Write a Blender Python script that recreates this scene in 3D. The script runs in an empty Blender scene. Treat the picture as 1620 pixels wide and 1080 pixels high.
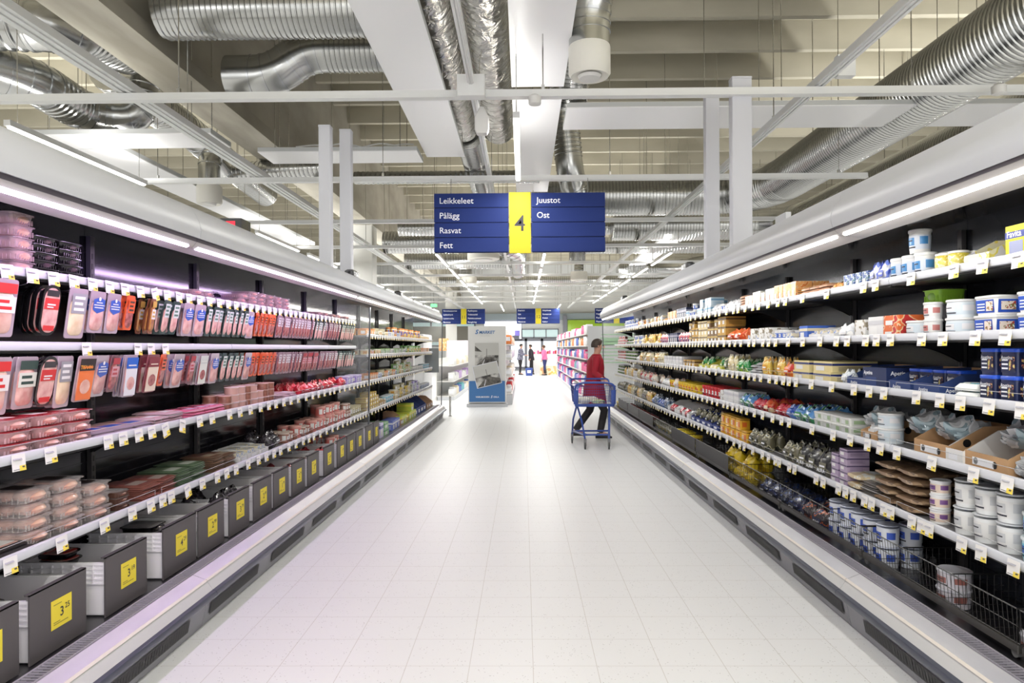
import bpy, bmesh, math, random
from mathutils import Vector, Matrix
S = bpy.context.scene
col = S.collection
R = math.radians
random.seed(7)

# ---------------------------------------------------------------- camera
cd = bpy.data.cameras.new('camera'); cam = bpy.data.objects.new('camera', cd); col.objects.link(cam)
cam.location = (0, 0, 1.5)
cam.rotation_euler = (Matrix.Rotation(R(0.66), 3, 'Z') @ Matrix.Rotation(R(90), 3, 'X') @ Matrix.Rotation(R(-0.3), 3, 'Z')).to_euler()
cd.sensor_width = 36; cd.lens = 1100 / 1620 * 36
cd.shift_x = -0.0033; cd.shift_y = 0.0062
cd.clip_start = 0.05; cd.clip_end = 200
S.camera = cam

# ---------------------------------------------------------------- world, colour management
w = bpy.data.worlds.new('daylight'); S.world = w; w.use_nodes = True
w.node_tree.nodes['Background'].inputs[0].default_value = (1.0, 0.995, 0.98, 1)
w.node_tree.nodes['Background'].inputs[1].default_value = 1.9  # even white fill that enters through the hall's open rear
S.view_settings.view_transform = 'Standard'; S.view_settings.look = 'None'
S.view_settings.exposure = -0.17; S.view_settings.gamma = 1.0
S.view_settings.use_curve_mapping = False
S.cycles.use_denoising = True
S.cycles.max_bounces = 7; S.cycles.diffuse_bounces = 4; S.cycles.glossy_bounces = 4
S.cycles.transparent_max_bounces = 12; S.cycles.transmission_bounces = 4
S.cycles.caustics_reflective = False; S.cycles.caustics_refractive = False
S.cycles.sample_clamp_indirect = 6

def lin(c):
    return tuple((((x / 255) + 0.055) / 1.055) ** 2.4 if x / 255 > 0.04045 else x / 255 / 12.92 for x in c) + (1,)

def area(name, loc, sx, sy, power, color, rot=(0, 0, 0)):
    l = bpy.data.lights.new(name, 'AREA'); l.shape = 'RECTANGLE'; l.size = sx; l.size_y = sy
    l.energy = power; l.color = color
    o = bpy.data.objects.new(name, l); o.location = loc; o.rotation_euler = rot; col.objects.link(o)
    return o

# shop luminaires under the ceiling rails, with added fill lamps: (x, centre y)
LUM_NEAR = [(-0.06, -3.2), (-0.06, 0.1), (-0.06, 8.25), (-5.27, 8.35), (-5.27, 15.0), (2.9, -3.2), (-3.1, -3.2),
            (-5.27, 1.75), (5.2, 1.75), (5.4, -3.2), (7.6, 5.05), (7.6, 8.35), (-8.8, 5.05), (-8.8, 8.35), (7.6, 11.65), (-8.8, 11.65), (7.6, 14.95), (-8.8, 14.95)]  # near side lamps and those past the coolers: unseen, added to light the ceiling
LUM_FAR = [(x, y) for x in (-5.27, -2.12, 0.53, 3.62) for y in (18.3, 21.6, 24.9, 28.2, 31.5, 34.8)] + [(x, y) for x in (-5.27, -1.2, 2.0, 6.5) for y in (38.4, 42.0)]  # rows nearest the far wall are added to brighten it
LUM = LUM_NEAR + LUM_FAR
for k, (x, y) in enumerate(LUM):
    area('luminaire_light', (x, y, 3.775), 0.07, 2.7, 80 if k >= len(LUM_NEAR) else (92 if y < 5 else 70), (1.0, 0.985, 0.95))
    area('luminaire_uplight', (x, y, 3.87), 0.06, 2.7, 60 if k >= len(LUM_NEAR) else (170 if abs(x) < .1 and y < 3 else 14 if abs(x) < .1 else 36 if -6 < x < -5 else 150 if abs(x) > 7 else 320), (1.0, 0.98, 0.93), (R(180), 0, 0))  # upward fill added above each lamp to lift the dark ceiling

# canopy strip light of every cooler module
CAN = {'L': dict(s=-1, X=1.793, Z=2.045), 'R': dict(s=1, X=1.70, Z=2.083)}
for side, c in CAN.items():
    for i in range(4):
        if side == 'L' and i < 2: colr, p = (0.85, 0.60, 1.0), 31
        elif side == 'L': colr, p = (1.0, 0.95, 0.86), 24
        else: colr, p = (1.0, 0.97, 0.92), 22
        area('strip_light', (c['s'] * c['X'], 1.875 + 3.75 * i, c['Z']), 0.03, 3.6, p, colr, (0, R(-24) * c['s'], 0))
# violet light added to cast a glow up the meat modules' back
for i in range(6):
    area('shelf_strip_light', (-2.33, 1.9 + 1.25 * i, 1.865), 0.02, 1.1, 1.0, (0.5, 0.36, 1.0), (0, R(180), 0))

# ---------------------------------------------------------------- materials
_M = {}
def M(name, c=(200, 200, 200), rough=0.5, metal=0.0, coat=0.0, alpha=1.0, emit=None, es=1.0, spec=0.5):
    if name in _M: return _M[name]
    m = bpy.data.materials.new(name); m.use_nodes = True
    b = m.node_tree.nodes['Principled BSDF']
    b.inputs['Base Color'].default_value = lin(c)
    b.inputs['Roughness'].default_value = rough; b.inputs['Metallic'].default_value = metal
    b.inputs['Coat Weight'].default_value = coat; b.inputs['Alpha'].default_value = alpha
    b.inputs['Specular IOR Level'].default_value = spec
    if coat: b.inputs['Coat Roughness'].default_value = 0.12
    if emit is not None:
        b.inputs['Emission Color'].default_value = lin(emit); b.inputs['Emission Strength'].default_value = es
    _M[name] = m
    return m

def nt(m):
    return m.node_tree.nodes, m.node_tree.links, m.node_tree.nodes['Principled BSDF']

def Mnoise(name, c1, c2, scale=8, rough=0.6, metal=0, stretch=(1, 1, 1), bump=0.0, coat=0.0, detail=4, lo=0.35, hi=0.65):
    """two colours mixed by noise, in object space"""
    if name in _M: return _M[name]
    m = M(name, c1, rough, metal, coat); n, l, b = nt(m)
    tc = n.new('ShaderNodeTexCoord'); mp = n.new('ShaderNodeMapping'); mp.inputs['Scale'].default_value = stretch
    nz = n.new('ShaderNodeTexNoise'); nz.inputs['Scale'].default_value = scale; nz.inputs['Detail'].default_value = detail
    cr = n.new('ShaderNodeValToRGB'); e = cr.color_ramp.elements
    e[0].position = lo; e[0].color = lin(c1); e[1].position = hi; e[1].color = lin(c2)
    l.new(tc.outputs['Object'], mp.inputs[0]); l.new(mp.outputs[0], nz.inputs[0]); l.new(nz.outputs[0], cr.inputs[0])
    l.new(cr.outputs[0], b.inputs['Base Color'])
    if bump:
        bp = n.new('ShaderNodeBump'); bp.inputs['Strength'].default_value = bump; bp.inputs['Distance'].default_value = 0.01
        l.new(nz.outputs[0], bp.inputs['Height']); l.new(bp.outputs[0], b.inputs['Normal'])
    return m

def Mprint(name, cols, scale=30, rough=0.35, coat=0.3):
    """printed packaging: patches of a few flat colours"""
    if name in _M: return _M[name]
    m = M(name, cols[0], rough, 0, coat); n, l, b = nt(m)
    tc = n.new('ShaderNodeTexCoord')
    nz = n.new('ShaderNodeTexNoise'); nz.inputs['Scale'].default_value = scale; nz.inputs['Detail'].default_value = 1.0
    cr = n.new('ShaderNodeValToRGB'); cr.color_ramp.interpolation = 'CONSTANT'; e = cr.color_ramp.elements
    e[0].position = 0; e[0].color = lin(cols[0])
    e[1].position = 0.52; e[1].color = lin(cols[1])
    for k, c in enumerate(cols[2:]):
        x = e.new(0.58 + 0.06 * k); x.color = lin(c)
    l.new(tc.outputs['Object'], nz.inputs[0]); l.new(nz.outputs[0], cr.inputs[0]); l.new(cr.outputs[0], b.inputs['Base Color'])
    return m

# ---------------------------------------------------------------- mesh builder
class MB:
    def __init__(self): self.v = []; self.f = []; self.mi = []
    def add(self, vs, fs, m=0):
        o = len(self.v); self.v += [tuple(p) for p in vs]
        self.f += [tuple(i + o for i in f) for f in fs]; self.mi += [m] * len(fs)
        return self
    def box(self, x0, x1, y0, y1, z0, z1, m=0):
        return self.add([(x0, y0, z0), (x1, y0, z0), (x1, y1, z0), (x0, y1, z0), (x0, y0, z1), (x1, y0, z1), (x1, y1, z1), (x0, y1, z1)],
                        [(0, 3, 2, 1), (4, 5, 6, 7), (0, 1, 5, 4), (1, 2, 6, 5), (2, 3, 7, 6), (3, 0, 4, 7)], m)
    def loft(self, rings, m=0, cap0=True, cap1=True, closed=False):
        n = len(rings[0]); vs = [p for r in rings for p in r]; fs = []
        k = len(rings)
        for a in range(k if closed else k - 1):
            b = (a + 1) % k
            for i in range(n):
                j = (i + 1) % n
                fs.append((a * n + i, a * n + j, b * n + j, b * n + i))
        if cap0 and not closed: fs.append(tuple(reversed(range(n))))
        if cap1 and not closed: fs.append(tuple((k - 1) * n + i for i in range(n)))
        return self.add(vs, fs, m)
    def rr(self, secs, seg=3, m=0, cap0=True, cap1=True, ax='z'):
        """rounded rectangles lofted up: secs = (z, hx, hy, r[, cx, cy])"""
        rings = []
        for s in secs:
            z, hx, hy, r = s[:4]; cx, cy = (s[4], s[5]) if len(s) > 4 else (0, 0)
            r = min(r, hx * .999, hy * .999); ring = []
            for q, (sx, sy) in enumerate(((1, 1), (-1, 1), (-1, -1), (1, -1))):
                for k in range(seg + 1):
                    a = math.pi / 2 * (q + k / seg)
                    ring.append((cx + sx * (hx - r) + r * math.cos(a), cy + sy * (hy - r) + r * math.sin(a)))
            if ax == 'z': rings.append([(x, y, z) for x, y in ring])
            elif ax == 'y': rings.append([(x, -z, y) for x, y in ring])
        return self.loft(rings, m, cap0, cap1)
    def lathe(self, prof, n=16, c=(0, 0, 0), m=0, cap0=True, cap1=True, ry=1.0):
        rings = [[(c[0] + r * math.cos(2 * math.pi * i / n), c[1] + ry * r * math.sin(2 * math.pi * i / n), c[2] + z) for i in range(n)] for r, z in prof]
        return self.loft(rings, m, cap0, cap1)
    def tube(self, pts, r, n=6, m=0, closed=False, caps=True):
        pts = [Vector(p) for p in pts]; rings = []; k = len(pts); up = None
        for i, p in enumerate(pts):
            if closed: t = (pts[(i + 1) % k] - pts[i - 1]).normalized()
            else: t = (pts[min(i + 1, k - 1)] - pts[max(i - 1, 0)]).normalized()
            if up is None or abs(up.dot(t)) > .98:
                up = Vector((0, 0, 1)) if abs(t.z) < .9 else Vector((1, 0, 0))
            a = t.cross(up).normalized(); b = a.cross(t).normalized(); up = b
            rr_ = r[i] if isinstance(r, (list, tuple)) else r
            rings.append([p + (a * math.cos(2 * math.pi * q / n) + b * math.sin(2 * math.pi * q / n)) * rr_ for q in range(n)])
        return self.loft(rings, m, caps, caps, closed)
    def prism(self, prof, y0, y1, m=0):
        return self.loft([[(x, y0, z) for x, z in prof], [(x, y1, z) for x, z in prof]], m)
    def quad(self, a, b, c, d, m=0): return self.add([a, b, c, d], [(0, 1, 2, 3)], m)
    def mesh(self, name, mats, org=(0, 0, 0), smooth=True, fix=True):
        me = bpy.data.meshes.new(name)
        ox, oy, oz = org
        me.from_pydata([(x - ox, y - oy, z - oz) for x, y, z in self.v], [], self.f)
        for m in (mats if isinstance(mats, (list, tuple)) else [mats]): me.materials.append(m)
        me.polygons.foreach_set('material_index', self.mi)
        if fix:
            bm = bmesh.new(); bm.from_mesh(me); bmesh.ops.recalc_face_normals(bm, faces=bm.faces); bm.to_mesh(me); bm.free()
        if smooth:
            me.polygons.foreach_set('use_smooth', [True] * len(me.polygons)); me.set_sharp_from_angle(angle=R(38))
        me.update()
        return me
    def build(self, name, mats, parent=None, org=(0, 0, 0), smooth=True, loc=None):
        o = bpy.data.objects.new(name, self.mesh(name, mats, org, smooth)); col.objects.link(o)
        if parent is not None: o.parent = parent
        else: o.location = loc if loc is not None else org
        return o

def tag(o, label=None, cat=None, group=None, kind=None):
    if label: o['label'] = label
    if cat: o['category'] = cat
    if group: o['group'] = group
    if kind: o['kind'] = kind
    return o
def empty(name, loc=(0, 0, 0), rz=0, label=None, cat=None, group=None):
    o = bpy.data.objects.new(name, None); col.objects.link(o); o.location = loc; o.rotation_euler = (0, 0, rz)
    o.empty_display_size = .1
    return tag(o, label, cat, group)

_T = {}
def text(mb, s, size, org, m=0, dx=(1, 0, 0), dz=(0, 0, 1), bold=0.0, align='LEFT', shear=0.0):
    """flat lettering as faces: dx = reading direction, dz = up"""
    key = (s, bold, align, shear)
    if key not in _T:
        c = bpy.data.curves.new('t', 'FONT'); c.body = s; c.size = 1; c.offset = bold; c.align_x = align; c.shear = shear
        c.resolution_u = 3
        o = bpy.data.objects.new('t', c); col.objects.link(o)
        me = bpy.data.meshes.new_from_object(o)
        _T[key] = ([v.co.copy() for v in me.vertices], [tuple(p.vertices) for p in me.polygons])
        bpy.data.objects.remove(o); bpy.data.curves.remove(c); bpy.data.meshes.remove(me)
    vs, fs = _T[key]; dx = Vector(dx); dz = Vector(dz); O = Vector(org)
    mb.add([O + dx * (v.x * size) + dz * (v.y * size) for v in vs], fs, m)

# ---------------------------------------------------------------- base materials
WHITE = M('white_paint', (232, 232, 230), .4); OFFW = M('off_white_plastic', (222, 221, 218), .4)
LGREY = M('light_grey_paint', (196, 198, 202), .42); PANELG = M('panel_grey', (188, 188, 190), .45)
DGREY = M('dark_grey_paint', (72, 70, 72), .5); BLACK = M('black_metal', (24, 23, 25), .4)
BLACKP = M('black_plastic', (16, 16, 18), .25, coat=.4); RUBBER = M('bumper_rubber', (64, 68, 82), .35, coat=.3)
STEEL = Mnoise('brushed_steel', (185, 184, 182), (205, 205, 204), 60, .24, 1.0, (1, .04, 1))
CHROME = M('chrome', (205, 205, 208), .14, 1.0)
LED = M('led_white', (255, 255, 255), .5, emit=(255, 252, 246), es=9)
LEDP = M('led_violet', (255, 255, 255), .5, emit=(240, 222, 255), es=6)
YEL = M('tag_yellow', (238, 214, 84), .6); PAPER = M('tag_white', (232, 230, 230), .6); INK = M('ink_dark', (48, 48, 60), .6)
BLUE = M('sign_blue', (27, 46, 108), .6, spec=.25); BLUED = M('sign_blue_dark', (14, 24, 66), .6, spec=.2); LEDGE = Mnoise('ledge_steel', (214, 213, 216), (196, 196, 204), 5, .33, .55, (1, .25, 1)); WHT = M('letter_white', (236, 238, 245), .5)
SYEL = M('sign_yellow', (206, 190, 50), .6, spec=.2)
KRAFT = Mnoise('kraft_card', (176, 138, 100), (190, 152, 112), 6, .75)
CLEAR = M('clear_plastic', (225, 225, 232), .12, alpha=.28)
GLASS = M('clear_glass', (235, 240, 240), .03, alpha=.12)
# ================================================================ the hall
def st(o): return tag(o, kind='structure')
# floor: 0.3 m speckled tiles with thin joints
fm = M('floor_tile', (224, 224, 224), .42, spec=.4); n, l, b = nt(fm)
tc = n.new('ShaderNodeTexCoord'); sp = n.new('ShaderNodeSeparateXYZ'); l.new(tc.outputs['Object'], sp.inputs[0])
def mth(op, a, b_=None, clamp=False):
    x = n.new('ShaderNodeMath'); x.operation = op; x.use_clamp = clamp
    for k, v in enumerate((a, b_)):
        if v is None: continue
        if isinstance(v, (int, float)): x.inputs[k].default_value = v
        else: l.new(v, x.inputs[k])
    return x.outputs[0]
def joint(o, off):
    d = mth('ABSOLUTE', mth('SUBTRACT', mth('FRACT', mth('DIVIDE', mth('SUBTRACT', o, off), .3)), .5))
    return mth('GREATER_THAN', d, .4945)
jt = mth('MAXIMUM', joint(sp.outputs[0], .038 - 30), joint(sp.outputs[1], .28 - 30))
vz = n.new('ShaderNodeTexVoronoi'); vz.inputs['Scale'].default_value = 55; l.new(tc.outputs['Object'], vz.inputs[0])
n2 = n.new('ShaderNodeTexNoise'); n2.inputs['Scale'].default_value = 14; l.new(tc.outputs['Object'], n2.inputs[0])
spk = mth('MULTIPLY', mth('LESS_THAN', vz.outputs['Distance'], .17), mth('GREATER_THAN', n2.outputs[0], .5))
def mix(f, a, c):
    x = n.new('ShaderNodeMix'); x.data_type = 'RGBA'
    if isinstance(f, (int, float)): x.inputs[0].default_value = f
    else: l.new(f, x.inputs[0])
    for k, v in ((6, a), (7, c)):
        if isinstance(v, tuple): x.inputs[k].default_value = v
        else: l.new(v, x.inputs[k])
    return x.outputs[2]
c1 = mix(mth('MULTIPLY', spk, .55), lin((225, 226, 228)), lin((152, 150, 148)))
l.new(mix(mth('MULTIPLY', jt, .42), c1, lin((150, 138, 124))), b.inputs['Base Color'])
MB().box(-18, 18, -6, 46, -.12, 0).build('floor', fm); st(bpy.data.objects['floor'])

WALLM = M('wall_paint', (222, 222, 218), .6)
CEIL = Mnoise('concrete_slab', (190, 185, 168), (170, 165, 148), 1.2, .8, stretch=(.35, 1.6, 1), bump=.05)
CEIL2 = Mnoise('concrete_beam', (170, 165, 152), (138, 133, 120), 1.6, .8, stretch=(1.5, .35, .6), bump=.08)
mb = MB(); mb.box(-18, 18, -6, 46, 7.4, 7.6)
y = 11.47 - 1.3 * 13
while y < 45.5:
    mb.loft([[(X, y + dy, z) for dy, z in ((-.14, 7.41), (-.06, 6.9), (.06, 6.9), (.14, 7.41))] for X in (-17.9, 17.9)])
    y += 1.3
st(mb.build('ceiling', CEIL, smooth=False))
# inverted T beam with its corbel flange
def beam(name, xa, xb, z0):
    m = MB(); xm = (xa + xb) / 2
    m.prism([(xa, z0), (xb, z0), (xb, z0 + .2), (xb - .1, z0 + .26), (xb - .1, 7.3), (xa + .1, 7.3), (xa + .1, z0 + .26), (xa, z0 + .2)], -5.9, 45.8)
    st(m.build(name, CEIL2, smooth=False))
beam('trim_1_concrete_beam', -4.68, -4.08, 4.87)
beam('trim_2_concrete_beam', 12.0, 12.6, 4.87)
for k, (x, y, ww) in enumerate([(-4.4, 19.2, .6), (-4.35, 42, .62), (-4.4, -3, .6), (12.3, 19.2, .6)]):
    m = MB(); m.rr([(0.0, ww / 2, ww / 2, .03), (4.87, ww / 2, ww / 2, .03)]); m.rr([(0.0, ww / 2 + .02, ww / 2 + .02, .03), (.12, ww / 2 + .02, ww / 2 + .02, .03)])
    st(m.build(f'column_{k+1}', WALLM, loc=(x, y, 0)))
# walls
m = MB(); m.box(-18.2, -18, -6, 46, 0, 7.4); st(m.build('wall_left', WALLM))
m = MB(); m.box(18, 18.2, -6, 46, 0, 7.4); st(m.build('wall_right', WALLM))
m = MB(); m.box(-18, 18, 46, 46.2, 0, 7.4); st(m.build('wall_back', M('wall_back_paint', (232, 234, 234), .6)))
# glazed entrance front in the far wall
FRAME = M('window_frame_grey', (128, 130, 140), .4)
WGL = M('window_bright', (250, 252, 255), .3, emit=(246, 249, 255), es=1.7)
WGT = M('window_teal', (196, 218, 218), .2, emit=(188, 214, 214), es=.5)
def window(k, x0, x1, z0, z1, nx, glass, thick=.1):
    root = empty(f'window_{k}', ((x0 + x1) / 2, 45.9, z0)); st(root); o = root.location
    f = MB(); f.box(x0, x1, 45.86, 45.96, z0, z0 + thick); f.box(x0, x1, 45.86, 45.96, z1 - thick, z1)
    for i in range(nx + 1):
        X = x0 + (x1 - x0) * i / nx; f.box(X - thick / 2, X + thick / 2, 45.86, 45.96, z0, z1)
    f.build('frame', FRAME, root, o)
    g = MB(); g.box(x0, x1, 45.92, 45.94, z0, z1); g.build('pane', glass, root, o)
window(1, -2.6, -.1, 2.0, 3.3, 1, WGL, .04)
window(2, -.1, 2.3, 2.15, 2.75, 3, WGT, .06)
window(3, -.9, 2.3, .1, 2.1, 3, M('window_pale', (226, 232, 236), .2, emit=(226, 232, 238), es=1.0), .16)
window(4, -9, -3.2, 1.6, 3.3, 4, WGT, .1)
m = MB(); m.box(-17.9, 17.9, 45.7, 45.98, 3.35, 3.75); st(m.build('trim_3', M('trim_bluegrey', (168, 182, 190), .5)))
m = MB(); m.box(2.6, 2.85, 45.4, 45.7, 0, 3.6); st(m.build('column_6', FRAME))

# ================================================================ ceiling services
SPIRAL = M('spiral_duct', (186, 187, 186), .22, 1.0); n, l, b = nt(SPIRAL)
DUCTP = M('duct_sheet', (186, 188, 190), .2, 1.0)
FOIL = M('foil', (204, 202, 196), .2, 1.0); n, l, b = nt(FOIL)
tc = n.new('ShaderNodeTexCoord'); nz = n.new('ShaderNodeTexNoise'); nz.inputs['Scale'].default_value = 5; nz.inputs['Detail'].default_value = 6
nz.inputs['Distortion'].default_value = 1.2
bp = n.new('ShaderNodeBump'); bp.inputs['Strength'].default_value = .9; bp.inputs['Distance'].default_value = .05
l.new(tc.outputs['Object'], nz.inputs[0]); l.new(nz.outputs[0], bp.inputs['Height']); l.new(bp.outputs[0], b.inputs['Normal'])

def bend(pts, rad, k=6):
    """round the corners of a polyline"""
    P = [Vector(p) for p in pts]; out = [P[0]]
    for i in range(1, len(P) - 1):
        a = (P[i - 1] - P[i]); c = (P[i + 1] - P[i]); r = min(rad, a.length * .49, c.length * .49)
        a.normalize(); c.normalize(); s = P[i] + a * r; e = P[i] + c * r
        for q in range(k + 1):
            t = q / k; out.append(s * (1 - t) ** 2 + P[i] * 2 * t * (1 - t) + e * t * t)
    return out + [P[-1]]
def duct(pts, r, label, rad=.5, pitch=.085, foil=False, wires=True, name='ventilation_duct', n=22, group=None):
    """ribbed spiral duct: straight runs carry raised seams, bends stay smooth"""
    path = bend(pts, rad); root = empty(name, path[0], 0, label, 'duct', group); o = root.location
    m = MB(); dist = [0]; 
    for a, c in zip(path, path[1:]): dist.append(dist[-1] + (c - a).length)
    fine = []; rs = []
    for i, (a, c) in enumerate(zip(path, path[1:])):
        L = (c - a).length
        if L > .35 and not foil:
            k = max(2, int(L / pitch)); t = (c - a) / k
            for q in range(k):
                for f, d in ((0, 0), (.60, 0), (.72, .011 * min(1, r / .25) + .002), (.86, .011 * min(1, r / .25) + .002)):
                    fine.append(a + t * (q + f)); rs.append(r + d)
        else:
            k = max(1, int(L / .25)) if foil else 1
            for q in range(k): fine.append(a + (c - a) * q / k); rs.append(r * (1 + (random.uniform(-.02, .02) if foil else 0)))
    fine.append(path[-1]); rs.append(r)
    m.tube(fine, rs, n); m.build('duct_shell', FOIL if foil else SPIRAL, root, o)
    for i in range(1, len(path) - 1, 2):
        t = (path[i + 1] - path[i - 1]).normalized() * .012
        MB().tube([path[i] - t, path[i] + t], r + .008, n).build('seam_collar', DUCTP, root, o)
    if wires:
        ww = MB()
        for i, (a, c) in enumerate(zip(path, path[1:])):
            L = (c - a).length
            if L > 1.2:
                for q in range(int(L / 2.4) + 1):
                    p = a + (c - a) * ((q + .5) / (int(L / 2.4) + 1))
                    ww.tube([p + Vector((0, 0, r)), Vector((p.x, p.y, 7.41))], .008, 4)
        if len(ww.v): ww.build('suspension_wire', STEEL, root, o)
    return root
def P(px, py, h):
    Y = 1100 * h / (550 - py); return ((px - 828) / 1100 * Y, Y, 1.5 + h)
# the big duct on the right that turns across the aisle
duct([(5.1, 2.0, 4.75), (5.1, 15.0, 4.75), (.2, 15.0, 4.75)], .41, 'wide spiral duct above the cheese cooler turning across the aisle', 1.6, .07, n=32)
duct([(6.6, 3.0, 4.5), (6.6, 17.2, 4.5), (2.2, 17.2, 4.5)], .36, 'darker spiral duct running just right of the wide turning duct', 1.2, .07, n=26)
duct([(2.4, 17.9, 4.6), (-3.2, 17.9, 4.6)], .2, 'thin spiral duct crossing behind the hanging aisle sign', .4)
duct([(8, 20.5, 4.5), (1.6, 20.5, 4.5), (1.6, 20.5, 4.0)], .24, 'spiral duct crossing over the far half of the aisle', .4)
duct([(-3.8, 19, 4.4), (-.9, 19, 4.4), (-.2, 20.4, 4.4), (-.2, 26, 4.4)], .3, 'spiral duct bending lengthwise beyond the hanging aisle sign', .8)
duct([(-3.9, 23, 4.4), (-.2, 23, 4.4)], .28, 'spiral duct joining the lengthwise duct from the column side', .8)
duct([(3.4, 25, 4.3), (5.6, 25, 4.3), (7.2, 21.5, 4.3)], .3, 'spiral duct with an elbow over the far end of the cheese cooler', .8)
duct([(9, 30, 4.4), (-3.6, 30, 4.4)], .25, 'farthest spiral duct crossing the hall ceiling', .4)
# top left pair behind the white panel
duct([(-3.95, 7.6, 5.22), (-1.6, 7.6, 5.22)], .29, 'spiral duct leaving the concrete beam, upper of the pair by the white ceiling panel', .4, .06, n=28)
duct([(-3.72, 8.8, 4.96), (-3.15, 8.8, 4.96), (-2.75, 8.8, 5.28), (-1.75, 8.8, 5.28)], .26, 'spiral duct with a double elbow leaving the concrete beam', .32, .06, n=28)
# foil wrapped pair in the middle
duct([(-.93, 3.5, 5.0), (-.93, 11.0, 5.0)], .24, 'foil-wrapped duct beside the left edge of the pair above the aisle', foil=True, n=28)
duct([(-.38, 3.5, 5.05), (-.38, 11.2, 5.05)], .27, 'foil-wrapped duct nearest the long white ceiling panels', foil=True, n=28)
duct([(-.86, 11.1, 4.9), (-.86, 16.5, 4.9)], .22, 'spiral duct continuing the foil-wrapped pair lengthwise', .4)
duct([(-3.0, 12.4, 4.55), (.3, 12.4, 4.55)], .11, 'thin smooth pipe crossing under the foil-wrapped ducts', .3, wires=False)
# left bay beyond the beam
duct([P(-60, 20, 3.6), P(95, 30, 3.6), P(200, 72, 3.9)], .3, 'pale spiral duct in the top corner past the concrete beam', .3, .1, n=24)
duct([P(-40, 95, 3.2), P(45, 118, 3.2), P(130, 172, 3.2), P(215, 186, 3.2), (P(225, 186, 3.2)[0], P(225, 186, 3.2)[1], 6.9)], .26, 'spiral duct winding over the meat cooler past the lighting track', .5, .1, n=24)
duct([P(170, 105, 4.2), P(225, 150, 4.2), P(300, 205, 4.2), P(420, 305, 4.2)], .3, 'long spiral duct running under the concrete beam edge', .4, .1, n=24)
d1 = P(330, 300, 2.6)
duct([P(520, 262, 3.2), P(352, 270, 3.2), (d1[0], d1[1], 4.7), (d1[0], d1[1], 4.25)], .17, 'narrow duct dropping to a white outlet over the meat cooler', .25)

def diffuser(x, y, z, r, label, group=None):
    root = empty('air_diffuser', (x, y, z), 0, label, 'air diffuser', group)
    MB().lathe([(r * .62, 0.02), (r * .9, .0), (r, .03), (r, .27), (r * .97, .30)], 28).build('outlet_shell', M('diffuser_white', (226, 224, 216), .5), root)
    MB().lathe([(r * .2, -.03), (r * .5, -.02), (r * .56, .01), (r * .3, .03)], 24).build('outlet_core', OFFW, root)
    return root
diffuser(.66, 6.8, 4.14, .205, 'round white air outlet on a spiral duct beside the long ceiling panel')
duct([(.66, 6.8, 4.43), (.66, 6.8, 4.72), (.74, 6.6, 5.4), (.8, 6.4, 6.8)], .2, 'spiral duct feeding the round white outlet by the ceiling panel', .2, .045, wires=False, n=28)
duct([(.62, 8.9, 4.55), (.7, 8.5, 5.3), (.85, 8.0, 6.8)], .2, 'spiral duct dropping just behind the round white outlet', .2, .045, wires=False, n=28)
duct([(1.15, 13.6, 4.1), (.9, 13.2, 4.8), (.7, 13.0, 6.8)], .26, 'short angled duct with white outlet above the hanging sign', .3, wires=False)
diffuser(.62, 12.6, 3.95, .26, 'white air outlet partly hidden by the hanging aisle sign')
diffuser(d1[0], d1[1], 3.9, .2, 'round white air outlet over the meat cooler')
for x, y, z, r, lb in [(-1.1, 19.4, 3.95, .45, 'flat white disc outlet just under the aisle sign'), (1.85, 23, 3.7, .28, 'round outlet hanging from a spiral drop right of the sign'),
                       (-2.2, 27, 3.95, .4, 'white disc outlet between the two rows of ceiling lamps'), (5.0, 18.2, 3.8, .22, 'white outlet over the cheese cooler beneath crossing ducts')]:
    diffuser(x, y, z, r, lb)
    duct([(x, y, z + .30), (x, y, z + 1.6)], r * .55, 'short vertical spiral drop above the ' + lb.split(' ', 1)[0] + ' outlet at ' + {(-1.1): 'the sign', 1.85: 'the right of the sign', (-2.2): 'the lamp rows', 5.0: 'the cheese cooler'}[x], .2, wires=False)

# white panels hung over the aisle
PANEL = M('panel_gloss_white', (238, 238, 240), .34); PSIDE = M('panel_edge', (190, 192, 192), .5)
def panel(x0, x1, y0, y1, z, label, group='white radiant ceiling panels'):
    root = empty('ceiling_panel', ((x0 + x1) / 2, (y0 + y1) / 2, z), 0, label, 'ceiling panel', group); o = root.location
    m = MB(); m.box(x0, x1, y0, y1, z, z + .012); m.build('panel_face', PANEL, root, o)
    m = MB()
    for a in (x0, x1 - .01): m.box(a, a + .01, y0, y1, z + .013, z + .07)
    for a in (y0, y1 - .01): m.box(x0 + .011, x1 - .011, a, a + .01, z + .013, z + .07)
    m.build('panel_edge', PSIDE, root, o)
    m = MB(); long = (y1 - y0) > (x1 - x0); L = (y1 - y0) if long else (x1 - x0); k = max(2, int(L / 2.2) + 1)
    for i in range(k):
        t = .25 + (L - .5) * i / (k - 1)
        for s in (0, 1):
            X, Y = ((x0 + .02 if s else x1 - .02), y0 + t) if long else (x0 + t, (y0 + .02 if s else y1 - .02))
            m.tube([(X, Y, z + .05), (X, Y, 7.41)], .006, 4)
    m.build('suspension_wire', STEEL, root, o)
panel(-1.50, -.90, 2.5, 10.9, 4.5, 'long white hanging panel between the beam and the foil-wrapped ducts')
panel(-.12, .48, 2.5, 8.0, 4.5, 'long white hanging panel directly over the middle of the aisle')
panel(-.12, .48, 8.35, 13.4, 4.5, 'white hanging panel next beyond the middle one, ending above the sign')
panel(.55, 8.2, 8.55, 9.4, 4.44, 'white hanging panel lying across above the cheese cooler')
panel(-3.9, -1.55, 10.2, 10.85, 4.4, 'white hanging panel lying across beside the concrete beam')
panel(-6.2, -3.9, 8.66, 9.27, 4.2, 'white hanging panel lying across above the meat cooler')
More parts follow.
